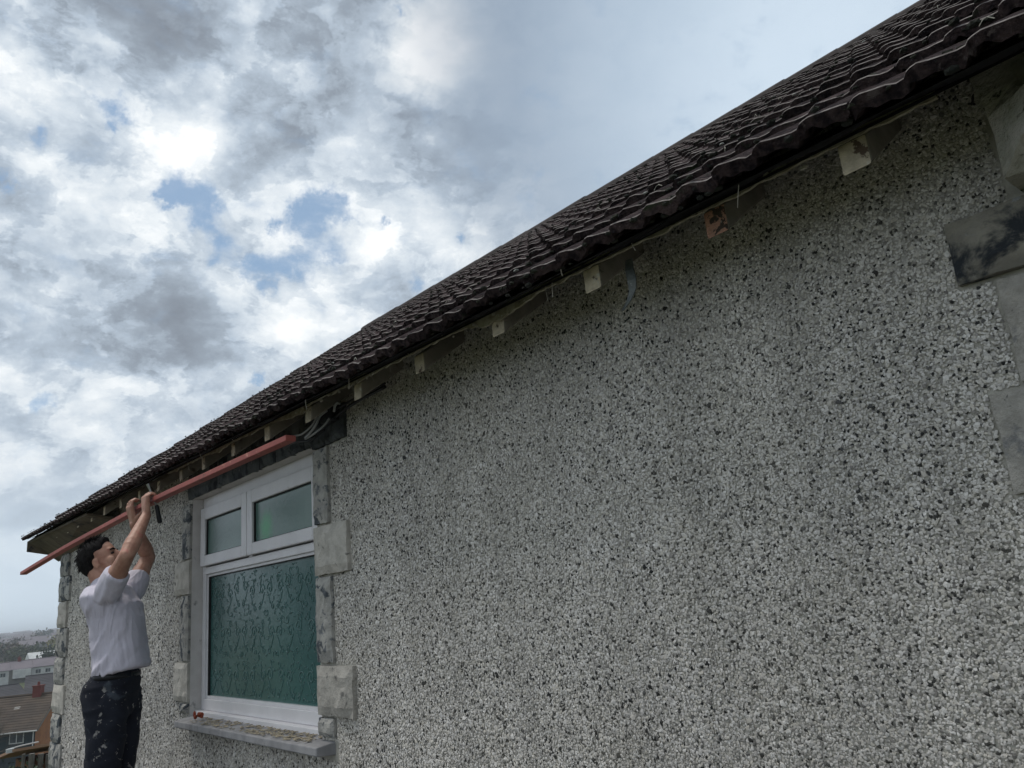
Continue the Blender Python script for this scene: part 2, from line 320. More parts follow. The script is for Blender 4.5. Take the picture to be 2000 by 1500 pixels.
m_debris = mat('wood_flake', (.42, .37, .28), (.26, .22, .16), 60, .9, .3)
m_scrap = mat('rust_red_scrap', (.34, .075, .035), (.20, .04, .02), 60, .6, .6, 200, .004)
m_grass = mat('rough_grass', (.045, .065, .022), (.075, .075, .03), .3, 1., .4, 3, .1, spots=[((.10, .085, .05), .12, .55, .7, 3)])
m_paving = mat('concrete_paving', (.15, .145, .135), (.10, .098, .09), 3, .9, .4, 60, .004)
m_asphalt = mat('asphalt', (.055, .055, .058), (.04, .04, .042), 3, .95, .3, 60, .004)

# ------------------------------------------------------------------ ground
def fall(d):                              # height of the land d metres west of the terrace edge
    P = [(0, 0), (1.2, -2.6), (4, -4.2), (14, -5.4), (25, -6.5), (60, -12.2), (80, -12.8), (150, -11.6), (260, -10), (480, -9.5), (900, -7), (1500, -2), (2300, 5.5), (3200, 9), (6500, 4)]
    if d <= 0: return 0.
    for (a, ha), (b, hb) in zip(P, P[1:]):
        if d <= b:
            u = (d - a) / (b - a); u = u * u * (3 - 2 * u) * .5 + u * .5
            return ha + (hb - ha) * u
    return P[-1][1]
def gz(x, y):
    d = -8.9 - x
    z = fall(d)
    if d > 400: z += (noise.noise(Vector((x * .0011, y * .0016, 3))) * 4.0 + noise.noise(Vector((x * .003, y * .005, 7))) * 2.) * min(1., (d - 400) / 1500.)
    return z
def axis(lims):
    out = []
    for a, b, n in lims: out += list(np.linspace(a, b, n, endpoint=False))
    return out + [lims[-1][1]]
gx = axis([(-6500, -1500, 26), (-1500, -300, 24), (-300, -60, 30), (-60, -10.1, 24), (-10.1, -8.9, 2), (-8.9, 20, 4), (20, 6500, 8)])
gy = axis([(-6500, -1000, 8), (-1000, -100, 8), (-100, 100, 20), (100, 1400, 30), (1400, 6500, 10)])
gm = MB()
gm.add([(x, y, gz(x, y)) for x in gx for y in gy], [(i * len(gy) + j, (i + 1) * len(gy) + j, (i + 1) * len(gy) + j + 1, i * len(gy) + j + 1) for i in range(len(gx) - 1) for j in range(len(gy) - 1)])
tag(gm.build('ground', m_grass, smooth=True), kind='structure')
path = empty('path'); tag(path, kind='structure')
slab_me = MB(); slab_me.box(0, .592, 0, .592, -.03, .012); slab_me = slab_me.mesh('paving_slab', m_paving)
bed = MB(); bed.box(-8.7, 4.0, -2.42, -.02, -.03, .004); bed.build('bedding', m_asphalt, path)
for i in range(21):
    for j in range(4):
        link('paving_slab', slab_me, path, (-8.65 + i * .6 + random.uniform(-.003, .003), -2.41 + j * .6, random.uniform(0, .004)))

# ------------------------------------------------------------------ house
TILT = -.019                                # the eaves run very slightly uphill to the west
PITCH = R_(35.5); CP, SP = math.cos(PITCH), math.sin(PITCH)
EY, EZ = -.30, 1.957                        # roof plane at the eaves line (x = 0)
XW, XE = -8.87, 6.0                         # gable walls
VW, VE = -9.2, 6.3                          # verges
RS = 5.0                                    # slope length to the ridge
HD = 2 * (RS * CP + EY)                     # depth of the house
def roofz(x, y): return EZ + TILT * x + (y - EY) * math.tan(PITCH)
house = empty('house', (-4.4, 0, 0)); tag(house, 'pebbledashed grey house with dark tiled roof and exposed rafter ends', 'house')
HO = Vector((4.4, 0, 0))                    # house origin is offset; parts are written in world metres and moved by this
def hpart(mb, name, mats, parent=None, **kw):
    return mb.build(name, mats, parent or house, loc=tuple(HO) if parent is None else (0, 0, 0), **kw)
# openings: (x0, x1, z0, z1)
OPN = [(-5.06, -3.335, .655, 1.955), (-.23, 1.495, .655, 1.955)]
wall = MB(); ZT = 2.17
xs = sorted([XW, XE] + [o[0] for o in OPN] + [o[1] for o in OPN]); zs = [-.3, .655, 1.955, None]
def zz(k, x): return zs[k] if zs[k] is not None else ZT + TILT * x
for a, b in zip(xs, xs[1:]):
    for k in range(3):
        if k == 1 and any(abs(a - o[0]) < 1e-6 for o in OPN): continue
        wall.add([(a, 0, zz(k, a)), (b, 0, zz(k, b)), (b, 0, zz(k + 1, b)), (a, 0, zz(k + 1, a))], [(0, 1, 2, 3)])
for (a, b, c, d) in OPN:                    # reveals
    wall.add([(a, 0, c), (a, 0, d), (a, .2, d), (a, .2, c)], [(0, 1, 2, 3)], 1)
    wall.add([(b, 0, c), (b, 0, d), (b, .2, d), (b, .2, c)], [(0, 1, 2, 3)], 1)
    wall.add([(a, 0, d), (b, 0, d), (b, .2, d), (a, .2, d)], [(0, 1, 2, 3)], 1)
    wall.add([(a, 0, c), (b, 0, c), (b, .2, c), (a, .2, c)], [(0, 1, 2, 3)], 1)
    wall.add([(a, .2, c), (b, .2, c), (b, .2, d), (a, .2, d)], [(0, 1, 2, 3)], 1)
RZ = lambda x: EZ + TILT * x + RS * SP - .04
for x in (XW, XE):
    wall.add([(x, 0, -.3), (x, HD, -.3), (x, HD, ZT + TILT * x), (x, HD / 2, RZ(x)), (x, 0, ZT + TILT * x)], [(0, 1, 2, 3, 4)])
wall.add([(XW, HD, -.3), (XE, HD, -.3), (XE, HD, ZT + TILT * XE), (XW, HD, ZT + TILT * XW)], [(0, 1, 2, 3)])
wall_o = hpart(wall, 'wall', [m_mortar, m_reveal])
wall_o['label'] = 'pale chippings over grey render'

# ---- stones round the openings and at the corner
def rock(x0, x1, z0, z1, y0, yd, amp, name, m, seed, parent=house, nx=9):
    nz = max(4, int(nx * (z1 - z0) / (x1 - x0))); nz = min(nz, 14)
    mb = MB(); vs = []
    for j in range(nz + 1):
        for i in range(nx + 1):
            u, v_ = i / nx, j / nz
            x = x0 + (x1 - x0) * u; z = z0 + (z1 - z0) * v_
            e = min(u, 1 - u, (v_), (1 - v_)); ed = min(1., e * 7)
            n_ = noise.fractal(Vector((x * 13, z * 13, seed)), 1., 2., 4) + .5 * noise.noise(Vector((x * 34, z * 34, seed)))
            y = y0 - (yd * .55 + (yd * .45) * ed) - amp * 1.5 * n_ * (.35 + .65 * ed)
            jx = .007 * noise.noise(Vector((x * 30, z * 30, seed + 9))); jz = .006 * noise.noise(Vector((x * 30, z * 30, seed + 5)))
            vs.append((x + jx, y, z + jz))
    W_ = nx + 1
    fs = [(j * W_ + i, j * W_ + i + 1, (j + 1) * W_ + i + 1, (j + 1) * W_ + i) for j in range(nz) for i in range(nx)]
    rim = [i for i in range(W_)] + [j * W_ + nx for j in range(1, nz + 1)] + [nz * W_ + i for i in range(nx - 1, -1, -1)] + [j * W_ for j in range(nz - 1, 0, -1)]
    b = len(vs); vs += [(vs[k][0], y0 + .01, vs[k][2]) for k in rim]
    fs += [(rim[k], rim[(k + 1) % len(rim)], b + (k + 1) % len(rim), b + k) for k in range(len(rim))]
    mb.add(vs, fs)
    return hpart(mb, name, m) if parent is house else mb.build(name, m, parent)
MASK = []
def quoin(x0, x1, z0, z1, m, yd=.030, amp=.006, seed=None):
    MASK.append((x0, x1, z0, z1)); g = .004
    rock(x0 + g, x1 - g, z0 + g, z1 - g, 0, yd, amp, 'quoin_stone', m, seed if seed is not None else random.random() * 50)
def jambs(XR, XL):
    quoin(XR, XR + .145, 1.576, 1.93, m_stone_dark, seed=3)
    quoin(XR, XR + .315, 1.348, 1.570, m_stone, .036, seed=8)
    quoin(XR, XR + .150, .973, 1.344, m_stone_dark, seed=12)
    quoin(XR, XR + .325, .760, .969, m_stone, .038, seed=17)
    quoin(XR, XR + .140, .675, .756, m_stone_dark, seed=21)
    quoin(XL - .14, XL, 1.582, 1.93, m_stone_dark, seed=31)
    quoin(XL - .285, XL, 1.368, 1.578, m_stone, seed=35)
    quoin(XL - .145, XL, .972, 1.364, m_stone_dark, seed=39)
    quoin(XL - .26, XL, .740, .968, m_stone, seed=44)
    quoin(XL - .13, XL, .675, .736, m_stone_dark, seed=48)
jambs(-3.335, -5.06)
# right-hand opening, its left jamb is at the edge of the picture
quoin(-.492, -.19, 1.700, 1.838, m_blotch, .034, .010, seed=60)
quoin(-.432, -.19, 1.488, 1.696, m_ashlar, .020, .002, seed=61)
quoin(-.492, -.19, 1.285, 1.484, m_ashlar, .022, .002, seed=62)
quoin(-.335, -.19, .973, 1.281, m_stone_dark, seed=63)
quoin(-.452, -.19, .760, .969, m_stone, seed=64)
quoin(-.32, -.19, .675, .756, m_stone_dark, seed=65)
for (a, b, mm) in ((1.495, 1.64, m_stone_dark), (1.495, 1.81, m_stone)):
    pass
quoin(1.495, 1.64, 1.576, 1.93, m_stone_dark); quoin(1.495, 1.81, 1.348, 1.57, m_stone); quoin(1.495, 1.645, .973, 1.344, m_stone_dark); quoin(1.495, 1.82, .76, .969, m_stone)
# lintel stones standing on end over the first opening
x = -5.12
while x < -3.36:
    wv = random.uniform(.13, .20); x2 = min(x + wv, -3.33)
    if -3.33 - x2 < .07: x2 = -3.33
    MASK.append((x, x2, 1.957, 2.12)); rock(x + .003, x2 - .003, 1.957, 2.135 + TILT * 0, 0, .022, .007, 'lintel_stone', m_lintel, random.random() * 60, nx=5); x = x2
MASK.append((-3.33, -3.02, 1.93, 2.10)); rock(-3.33, -3.20, 1.934, 2.11, 0, .030, .007, 'lintel_stone', m_lintel, 70.5); rock(-3.195, -3.02, 1.934, 2.09, 0, .032, .007, 'lintel_stone', m_lintel, 71.5)
# big rough block at the top right
MASK.append((-.372, 1.5, 1.84, 2.14))
blk = rock(-.345, .42, 1.845, 2.020, 0, .185, .018, 'rough_block', m_moss_stone, 91.3, nx=14); blk['label'] = 'pale rough stone block under the eaves, green with moss'
rock(-.372, .40, 2.024, 2.13, 0, .06, .008, 'rough_block', m_moss_stone, 93.3, nx=12)
rock(.425, 1.75, 1.885, 2.13, 0, .07, .014, 'rough_block', m_moss_stone, 95.3, nx=14)
# corner quoins at the west gable
z = -.0; k = 0
corner = [(.246, .496), (.496, .752), (.752, .995), (.995, 1.257), (1.257, 1.505), (1.505, 1.74), (1.74, 1.955)]
for k, (a, b) in enumerate([(-.25, 0.0), (0.0, .246)] + corner):
    wdt = .42 if k % 2 == 1 else .33
    quoin(XW - (.035 if k % 2 else .02), XW + wdt, a, b, m_stone_dark if k % 3 else m_stone, .04, .007)
    rk = rock(.0, .25 if k % 2 else .38, a + .004, b - .004, 0, .035, .006, 'quoin_stone', m_stone_dark if k % 3 else m_stone, 100 + k)
    rk.rotation_euler = (0, 0, R_(-90)); rk.location = (XW + 4.4, .0 + (.25 if k % 2 else .38), 0)

# ---- pebbledash chippings: real stones instanced on the render coat
def chippings():
    pts = []
    for (xa, xb, sp) in ((-1.1, .9, .0057), (-2.0, -1.1, .0064), (.9, 1.0, .0080), (-3.3, -2.0, .0076), (1.0, 2.0, .0090), (-5.6, -3.3, .0092), (XW, -5.6, .0108)):
        for za, zb, mul in ((-.02, .35, 1.6), (.35, 2.18, 1.)):
            s_ = sp * mul; X_ = np.arange(xa, xb, s_); Z_ = np.arange(za, zb, s_ * .92)
            g = np.stack(np.meshgrid(X_, Z_), -1).reshape(-1, 2); g = g + np.random.uniform(-.45, .45, g.shape) * s_
            row = np.concatenate([g, np.full((len(g), 1), s_)], 1); pts.append(row)
    p = np.concatenate(pts)
    keep = (p[:, 0] > XW) & (p[:, 1] < ZT + TILT * p[:, 0] - .005)
    for (a, b, c, d) in OPN + MASK: keep &= ~((p[:, 0] > a - .003) & (p[:, 0] < b + .003) & (p[:, 1] > c - .003) & (p[:, 1] < d + .003))
    keep &= ~((p[:, 0] > -5.17) & (p[:, 0] < -3.18) & (p[:, 1] > .585) & (p[:, 1] < .66))
    keep &= np.random.rand(len(p)) > .04
    p = p[keep]; n = len(p)
    tone = np.random.rand(n)
    tone = .14 + .86 * tone; lo_ = np.random.rand(n) < .078; tone[lo_] = np.random.rand(lo_.sum()) * .13
    # large gentle patches with more or fewer dark stones
    ph = np.sin(p[:, 0] * 3.1 + 1.3) * np.sin(p[:, 1] * 4.3 + p[:, 0]) + .6 * np.sin(p[:, 0] * 9.7 + p[:, 1] * 5)
    extra = (np.random.rand(n) < .022 + .02 * ph); tone[extra] = np.random.rand(extra.sum()) * .12
    dark = tone < .1
    sc_ = np.empty((n, 3)); ln = p[:, 2] * np.random.uniform(.50, .92, n) * np.where(dark, 1.06, 1.)
    big = np.random.rand(n) < .05; ln[big] *= np.random.uniform(1.2, 1.7, big.sum())
    sc_[:, 0] = ln; sc_[:, 1] = ln * np.random.uniform(.55, .95, n); sc_[:, 2] = ln * np.random.uniform(.20, .38, n)
    rot = np.empty((n, 3))   # local Z of the stone faces out of the wall (-Y) give or take, spun about it
    rot[:, 0] = math.pi / 2 + np.random.normal(0, .17, n); rot[:, 1] = np.random.uniform(0, 2 * math.pi, n); rot[:, 2] = np.random.normal(0, .17, n)
    me = bpy.data.meshes.new('pebbledash'); me.vertices.add(n)
    co = np.stack([p[:, 0], -.0015 - sc_[:, 2] * .25, p[:, 1]], 1).astype('f')
    me.vertices.foreach_set('co', co.ravel())
    for nm, typ, arr in (('tone', 'FLOAT', tone), ('rot', 'FLOAT_VECTOR', rot), ('scl', 'FLOAT_VECTOR', sc_)):
        a = me.attributes.new(nm, typ, 'POINT'); a.data.foreach_set('value' if typ == 'FLOAT' else 'vector', arr.astype('f').ravel())
    o = link('pebbledash', me, wall_o); tag(o, kind='stuff'); me.materials.append(m_pebble)
    ng = bpy.data.node_groups.new('pebbledash', 'GeometryNodeTree')
    ng.interface.new_socket('Geometry', in_out='INPUT', socket_type='NodeSocketGeometry'); ng.interface.new_socket('Geometry', in_out='OUTPUT', socket_type='NodeSocketGeometry')
    t = NT(ng); gi = t.new('NodeGroupInput'); go = t.new('NodeGroupOutput'); iop = t.new('GeometryNodeInstanceOnPoints'); g2i = t.new('GeometryNodeGeometryToInstance')
    for sd_ in range(6):
        ic = t.new('GeometryNodeMeshIcoSphere'); ic.inputs['Radius'].default_value = 1.; ic.inputs['Subdivisions'].default_value = 1
        sp_ = t.new('GeometryNodeSetPosition'); t.l.new(ic.outputs[0], sp_.inputs[0])
        rv = t.new('FunctionNodeRandomValue', data_type='FLOAT_VECTOR'); rv.inputs[0].default_value = (-.32,) * 3; rv.inputs[1].default_value = (.32,) * 3
        for s_ in rv.inputs:
            if s_.name == 'Seed': s_.default_value = sd_ * 17 + 3
        t.l.new(rv.outputs[0], sp_.inputs['Offset'])
        sm = t.new('GeometryNodeSetMaterial'); t.l.new(sp_.outputs[0], sm.inputs[0]); sm.inputs['Material'].default_value = m_pebble
        ss = t.new('GeometryNodeSetShadeSmooth'); ss.inputs['Shade Smooth'].default_value = False; t.l.new(sm.outputs[0], ss.inputs[0])
        t.l.new(ss.outputs[0], g2i.inputs[0])
    t.l.new(gi.outputs[0], iop.inputs['Points']); t.l.new(g2i.outputs[0], iop.inputs['Instance']); iop.inputs['Pick Instance'].default_value = True
    ri = t.new('FunctionNodeRandomValue', data_type='INT')
    [s_ for s_ in ri.inputs if s_.name == 'Max' and s_.type == 'INT'][0].default_value = 5
    t.l.new([s_ for s_ in ri.outputs if s_.type == 'INT'][0], iop.inputs['Instance Index'])
    na = t.new('GeometryNodeInputNamedAttribute', data_type='FLOAT_VECTOR'); na.inputs[0].default_value = 'rot'
    nb = t.new('GeometryNodeInputNamedAttribute', data_type='FLOAT_VECTOR'); nb.inputs[0].default_value = 'scl'
    t.l.new(na.outputs[0], iop.inputs['Rotation']); t.l.new(nb.outputs[0], iop.inputs['Scale'])
    t.l.new(iop.outputs[0], go.inputs[0])
    md = o.modifiers.new('pebbledash', 'NODES'); md.node_group = ng
    print('chippings', n)
chippings()

# ---- roof tiles
def tile_mesh(seed, n=3, full=True):
    rnd = random.Random(seed); rw = .1
    px = []
    for r in range(n):
        for fx, hh in ((0, 0), (.05, .0058), (.13, .0105), (.26, .0115), (.45, .0085), (.68, .003), (.86, .0005)): px.append((rw * (r + fx), hh))
    px.append((rw * n, 0)); K = len(px); vs = []
    j = [rnd.uniform(-.004, .004) for _ in px]; c = [rnd.uniform(-.007, .002) for _ in px]; d = [rnd.uniform(-.011, .004) for _ in px]
    for i, (x_, hh) in enumerate(px):
        fr_ = (x_ % .1) / .1
        vs.append((x_, c[i], (.026 - .006 * (fr_ > .5)) + hh * .75 + d[i]))                 # nose, lower edge
    for i, (x_, hh) in enumerate(px): vs.append((x_, c[i] + .002, .044 + hh + j[i] * .5))          # nose, upper edge
    for i, (x_, hh) in enumerate(px): vs.append((x_, .395, .014 + hh * .95))                       # head, top
    for i, (x_, hh) in enumerate(px): vs.append((x_, c[i] + .0075, .0455 + hh + j[i] * .5))        # worn arris, coloured pale as a lit edge too
    for i, (x_, hh) in enumerate(px): vs.append((x_, .395, .000 + hh * .9))                        # head, underside
    fs = []
    for i in range(K - 1):
        fs += [(i, i + 1, K + i + 1, K + i), (3 * K + i, 3 * K + i + 1, 2 * K + i + 1, 2 * K + i), (4 * K + i, 4 * K + i + 1, i + 1, i)]
    fs += [(0, K, 3 * K, 2 * K, 4 * K), (K - 1, 5 * K - 1, 3 * K - 1, 4 * K - 1, 2 * K - 1)]
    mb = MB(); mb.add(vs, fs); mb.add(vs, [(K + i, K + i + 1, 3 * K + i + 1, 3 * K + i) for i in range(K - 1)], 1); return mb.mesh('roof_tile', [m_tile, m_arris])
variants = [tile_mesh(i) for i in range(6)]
XE_T = 3.1
roof = empty('roof', (0, 0, 0)); roof.parent = house; roof.location = HO
slope = Matrix.Translation((0, EY, EZ)) @ Matrix(((1, 0, 0, 0), (0, CP, -SP, 0), (TILT, SP, CP, 0), (0, 0, 0, 1)))
def inframe(p):
    c = M.transposed() @ (Vector(p) - CAM)
    if c.z > -.1: return False
    return -.70 < c.x / -c.z < .70 and -.55 < c.y / -c.z < .55
GA = .355; courses = 14; cand = []
ncol = int(round((XE_T - VW) / .3))
for cidx in range(courses):
    for i in range(ncol):
        x = VW + i * .3; s_ = cidx * GA
        pw = slope @ Vector((x + .15, s_ + .1, .04)); dist = (pw - CAM).length
        cand.append((0 if inframe(pw) else 1, dist, x, s_))
cand.sort(key=lambda a: a[:2])
def tile_mtx(x, s_):
    jr = random.uniform
    return slope @ Matrix.Translation((x + jr(-.002, .002), s_ + jr(-.009, .009), jr(-.003, .006))) @ Matrix.Rotation(jr(-.008, .008), 4, 'Z') @ Matrix.Rotation(jr(-.006, .006), 4, 'Y') @ Matrix.Diagonal((1.004, 1, 1, 1))
rest = MB()
for k, (_, _, x, s_) in enumerate(cand):
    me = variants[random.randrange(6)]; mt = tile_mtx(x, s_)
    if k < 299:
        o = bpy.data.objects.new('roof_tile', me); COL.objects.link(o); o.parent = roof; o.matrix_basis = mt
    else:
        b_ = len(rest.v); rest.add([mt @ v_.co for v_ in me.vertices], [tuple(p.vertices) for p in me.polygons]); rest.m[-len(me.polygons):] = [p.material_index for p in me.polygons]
# rear slope and the part of the roof beyond the picture, laid more simply
for s_ in np.arange(0, RS - .3, GA):
    y0 = HD - EY - s_ * CP; z0 = s_ * SP
    def bt(x, dy, dzz): return (x, y0 - dy, EZ + TILT * x + z0 + dzz)
    rest.add([bt(VW, 0, 0.01), bt(VE, 0, .01), bt(VE, .02, .05), bt(VW, .02, .05), bt(VW, .39 * CP, .39 * SP + .01), bt(VE, .39 * CP, .39 * SP + .01)], [(0, 1, 2, 3), (3, 2, 5, 4)])
    a, b = slope @ Vector((XE_T, s_, .0)), slope @ Vector((VE, s_, .0)); a2, b2 = slope @ Vector((XE_T, s_, .045)), slope @ Vector((VE, s_, .045)); a3, b3 = slope @ Vector((XE_T, s_ + .39, .015)), slope @ Vector((VE, s_ + .39, .015))
    rest.add([a, b, b2, a2, b3, a3], [(0, 1, 2, 3), (3, 2, 4, 5)])
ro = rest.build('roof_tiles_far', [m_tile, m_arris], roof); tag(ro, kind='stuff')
# ridge tiles
ry = EY + RS * CP
rmb = MB(); prof = []
for k in range(9):
    a = math.pi * k / 8; prof.append((0, math.cos(a) * .12, math.sin(a) * .085 - .06))
inner = [(0, p[1] * .86, (p[2] + .03) * .84 - .03) for p in prof][::-1]
rmb.prism(prof + inner, (0, 0, 0), (.455, 0, 0)); ridge_me = rmb.mesh('ridge_tile', m_ridge)
for i in range(int((VE - VW) / .45)):
    x = VW + i * .45
    link('ridge_tile', ridge_me, roof, (x, ry, EZ + TILT * x + RS * SP + .035 + random.uniform(-.004, .004)), (0, R_(.5), 0))
# underlay + back fill under the tiles (keeps daylight out)
un = MB()
c4 = [slope @ Vector(p) for p in ((VW + .02, .09, -.012), (VE - .02, .09, -.012), (VE - .02, RS, -.012), (VW + .02, RS, -.012))]
un.add(c4 + [c + Vector((0, 0, -.006)) for c in c4], [(0, 1, 2, 3), (7, 6, 5, 4), (0, 4, 5, 1), (1, 5, 6, 2), (2, 6, 7, 3), (3, 7, 4, 0)])
c5 = [(VW, HD - EY, EZ + TILT * VW - .02), (VE, HD - EY, EZ + TILT * VE - .02), (VE, ry, EZ + TILT * VE + RS * SP - .02), (VW, ry, EZ + TILT * VW + RS * SP - .02)]
un.add(c5, [(0, 1, 2, 3)])
un.build('underlay', m_felt, roof)
# felt drooping from the tile noses to the lath over the rafter feet
fm = MB(); fx = list(np.arange(VW + .09, 3.0, .06)); rows = 5; vs = []
for x in fx:
    for r in range(rows):
        u = r / (rows - 1); y = -.275 + .075 * u + .012 * math.sin(u * math.pi) * noise.noise(Vector((x * 3, u, 1)))
        zt = EZ + TILT * x + .012; zb = 1.995 + TILT * x
        z = zt + (zb + .014 - zt) * u + .010 * math.sin(u * math.pi) * (1 + 2 * noise.noise(Vector((x * 5, 4, u * 2))))
        if u == 0: z = EZ + TILT * x + .025
        vs.append((x, y, z))
fm.add(vs, [(i * rows + r, (i + 1) * rows + r, (i + 1) * rows + r + 1, i * rows + r + 1) for i in range(len(fx) - 1) for r in range(rows - 1)])
fm.build('hanging_felt', m_felt, roof, smooth=True)
# torn lath / old soffit edge
def lath(xa, xb, y, name='lath'):
    mb = MB(); X_ = list(np.arange(xa, xb, .018)); vs = []
    for x in X_:
        jag = .018 * max(0, noise.noise(Vector((x * 14, 2, 0)))) + .030 * max(0, noise.noise(Vector((x * 2.1, 7, 0))) - .15) * 2 + .006 * random.random()
        zt = 2.010 + TILT * x
        vs += [(x, y, zt), (x, y, zt - .012 - jag), (x, y + .008, zt - .012 - jag), (x, y + .008, zt)]
    fs = [(i * 4 + a, i * 4 + (a + 1) % 4, (i + 1) * 4 + (a + 1) % 4, (i + 1) * 4 + a) for i in range(len(X_) - 1) for a in range(4)] + [(0, 3, 2, 1), tuple(len(X_) * 4 - 4 + k for k in range(4))]
    mb.add(vs, fs); return mb.build(name, m_batten, roof)
lath(-2.98, -.383, -.212); lath(-4.9, -3.0, -.205)
# rafters
raf_x = [-.553, -.888, -1.281, -1.69, -2.14, -2.56, -2.99, -3.41, -3.83, -4.26, -4.69, -5.12, -5.55, -5.98, -6.41, -6.84, -7.3, -7.75, -8.2, .0, .42, .86, 1.3, 1.75, 2.2, 2.65]
for k, rx in enumerate(raf_x):
    wv = .060 if k < 8 else .052
    yb = -.2 + random.uniform(-.012, .008); zb = 1.925 + TILT * rx * .85 + (.004 if k else 0)
    hgt = .082; L_ = .95
    mb = MB()
    e = [(0, yb, zb), (0, yb + .006, zb + .0), ]
    pr = [(0, yb + random.uniform(-.004, .004), zb), (0, yb + L_, zb + L_ * math.tan(PITCH)), (0, yb + L_, zb + L_ * math.tan(PITCH) + hgt / CP * .8), (0, yb, zb + hgt * .82)]
    mb.prism(pr, (rx - wv / 2, 0, 0), (rx + wv / 2, 0, 0))
    o = mb.mesh('rafter', [m_rafter, m_raf_red if k == 1 else m_raf_end])
    for p in o.polygons:
        if p.normal.y < -.9: p.material_index = 1
    ob = link('rafter', o, roof); bevel(ob, .006, 2)
    ob.data.polygons.foreach_set('use_smooth', [False] * len(ob.data.polygons))
    if k == 1: ob['label'] = 'rafter end with red-brown weathered wood and a knot'
# boxed soffit and barge board at the west verge
sb = MB(); xa, xb = VW + .07, -6.75
def sq(x, y, z): return (x, y, z + TILT * x)
sb.add([sq(xa, -.272, 1.945), sq(xb, -.262, 1.952), sq(xb, .0, 1.90), sq(xa, .0, 1.745), sq(xa, -.272, 1.962), sq(xb, -.262, 1.968), sq(xb, .0, 1.925), sq(xa, .0, 1.77)],
       [(0, 1, 2, 3), (7, 6, 5, 4), (0, 4, 5, 1), (1, 5, 6, 2), (2, 6, 7, 3), (3, 7, 4, 0)])
sb.build('soffit_board', m_soffit, roof)
bb = MB(); xo = VW + .045
bb.add([(xo, -.285, EZ + TILT * xo - .10), (xo, 0.02, EZ + TILT * xo - .16), (xo, ry, EZ + TILT * xo + RS * SP - .16), (xo, ry, EZ + TILT * xo + RS * SP - .0), (xo, -.285, EZ + TILT * xo + .0)] +
       [(xo + .022, -.285, EZ + TILT * xo - .10), (xo + .022, 0.02, EZ + TILT * xo - .16), (xo + .022, ry, EZ + TILT * xo + RS * SP - .16), (xo + .022, ry, EZ + TILT * xo + RS * SP - .0), (xo + .022, -.285, EZ + TILT * xo + .0)],
       [(0, 1, 2, 3, 4), (9, 8, 7, 6, 5), (0, 5, 6, 1), (1, 6, 7, 2), (4, 9, 5, 0)])
bb.build('barge_board', m_soffit, roof)
# moss along the noses, lime flecks on the tiles
def blobs_mesh(items, name, m, parent):
    mb = MB(); ico = bmesh.new(); bmesh.ops.create_icosphere(ico, subdivisions=1, radius=1.); iv = [v_.co.copy() for v_ in ico.verts]; ifs = [tuple(v_.index for v_ in f.verts) for f in ico.faces]; ico.free()
    for (p, r3) in items:
        rr = Matrix.Rotation(random.random() * 6, 3, 'Z')
        mb.add([Vector(p) + Vector((a.x * r3[0], a.y * r3[1], a.z * r3[2])) * random.uniform(.8, 1.25) for a in [rr @ v_ for v_ in iv]], ifs)
    o = mb.build(name, m, parent); tag(o, kind='stuff'); return o
it = []
for k in range(3600):
    x = random.uniform(VW, 1.6); cidx = random.choice([0, 0, 0, 1, 1, 2, 3, 4, 5, 6, 8, 10]); r = random.uniform(.003, .010)
    f = (x - VW) % .1 / .1; hh = .026 if .1 < f < .45 else 0
    if random.random() < .4 and hh: continue
    it.append((slope @ Vector((x, cidx * GA + random.uniform(-.004, .03), (.042 if random.random() < .55 else .018) + hh)), (r * 1.3, r, r * .7)))
blobs_mesh(it, 'moss', m_moss, roof)
it = []
for k in range(60):
    x = random.uniform(-6, 1.2); s_ = random.uniform(0, 4.5); r = random.uniform(.003, .007); f = (x - VW) % .1 / .1; hh = .028 if .1 < f < .45 else .004
    it.append((slope @ Vector((x, s_, .040 - .026 * ((s_ % GA) / GA) + hh + .002)), (r * 1.6, r, r * .5)))
blobs_mesh(it, 'lichen_flecks', m_lime, roof)

# straw, feathers and threads caught on the tiles and under their edge
sw = MB(); rnd = random.Random(77)
for k in range(46):
    x = rnd.uniform(-5.5, 1.0); s_ = rnd.randrange(0, 10) * GA + rnd.uniform(.0, .03); a0 = rnd.random() * 6.28; L = rnd.uniform(.012, .035)
    base = slope @ Vector((x, s_, .060)); sw.tube([base + Vector((L * t_ * math.cos(a0), L * t_ * .4 * math.sin(a0), .010 * math.sin(t_ * 3.1))) for t_ in (0, .3, .6, 1.)], rnd.uniform(.0008, .0018), 4)
for k in range(13):
    x = rnd.uniform(-4.5, .2); y = rnd.uniform(-.30, -.22); z0 = EZ + TILT * x + .02; L = rnd.uniform(.012, .045); dx = rnd.uniform(-.02, .02)
    sw.tube([(x, y, z0), (x + dx * .5, y + .004, z0 - L * .5), (x + dx, y + .01, z0 - L)], rnd.uniform(.0006, .0014), 4)
for k in range(26):
    x = rnd.uniform(-3.1, -.4); z0 = 1.992 + TILT * x; rr3 = rnd.uniform(.003, .009)
    sw.ell((x, -.214 + rnd.uniform(-.004, .01), z0 + rnd.uniform(-.012, .018)), (rr3 * rnd.uniform(.8, 2.), rr3 * .6, rr3), Matrix.Rotation(rnd.random() * 3, 3, 'Y'), 6)
so2 = sw.build('straw_and_scraps', mat('dry_straw', (.46, .44, .38), (.28, .26, .22), 40, .9, .2), roof); tag(so2, kind='stuff')

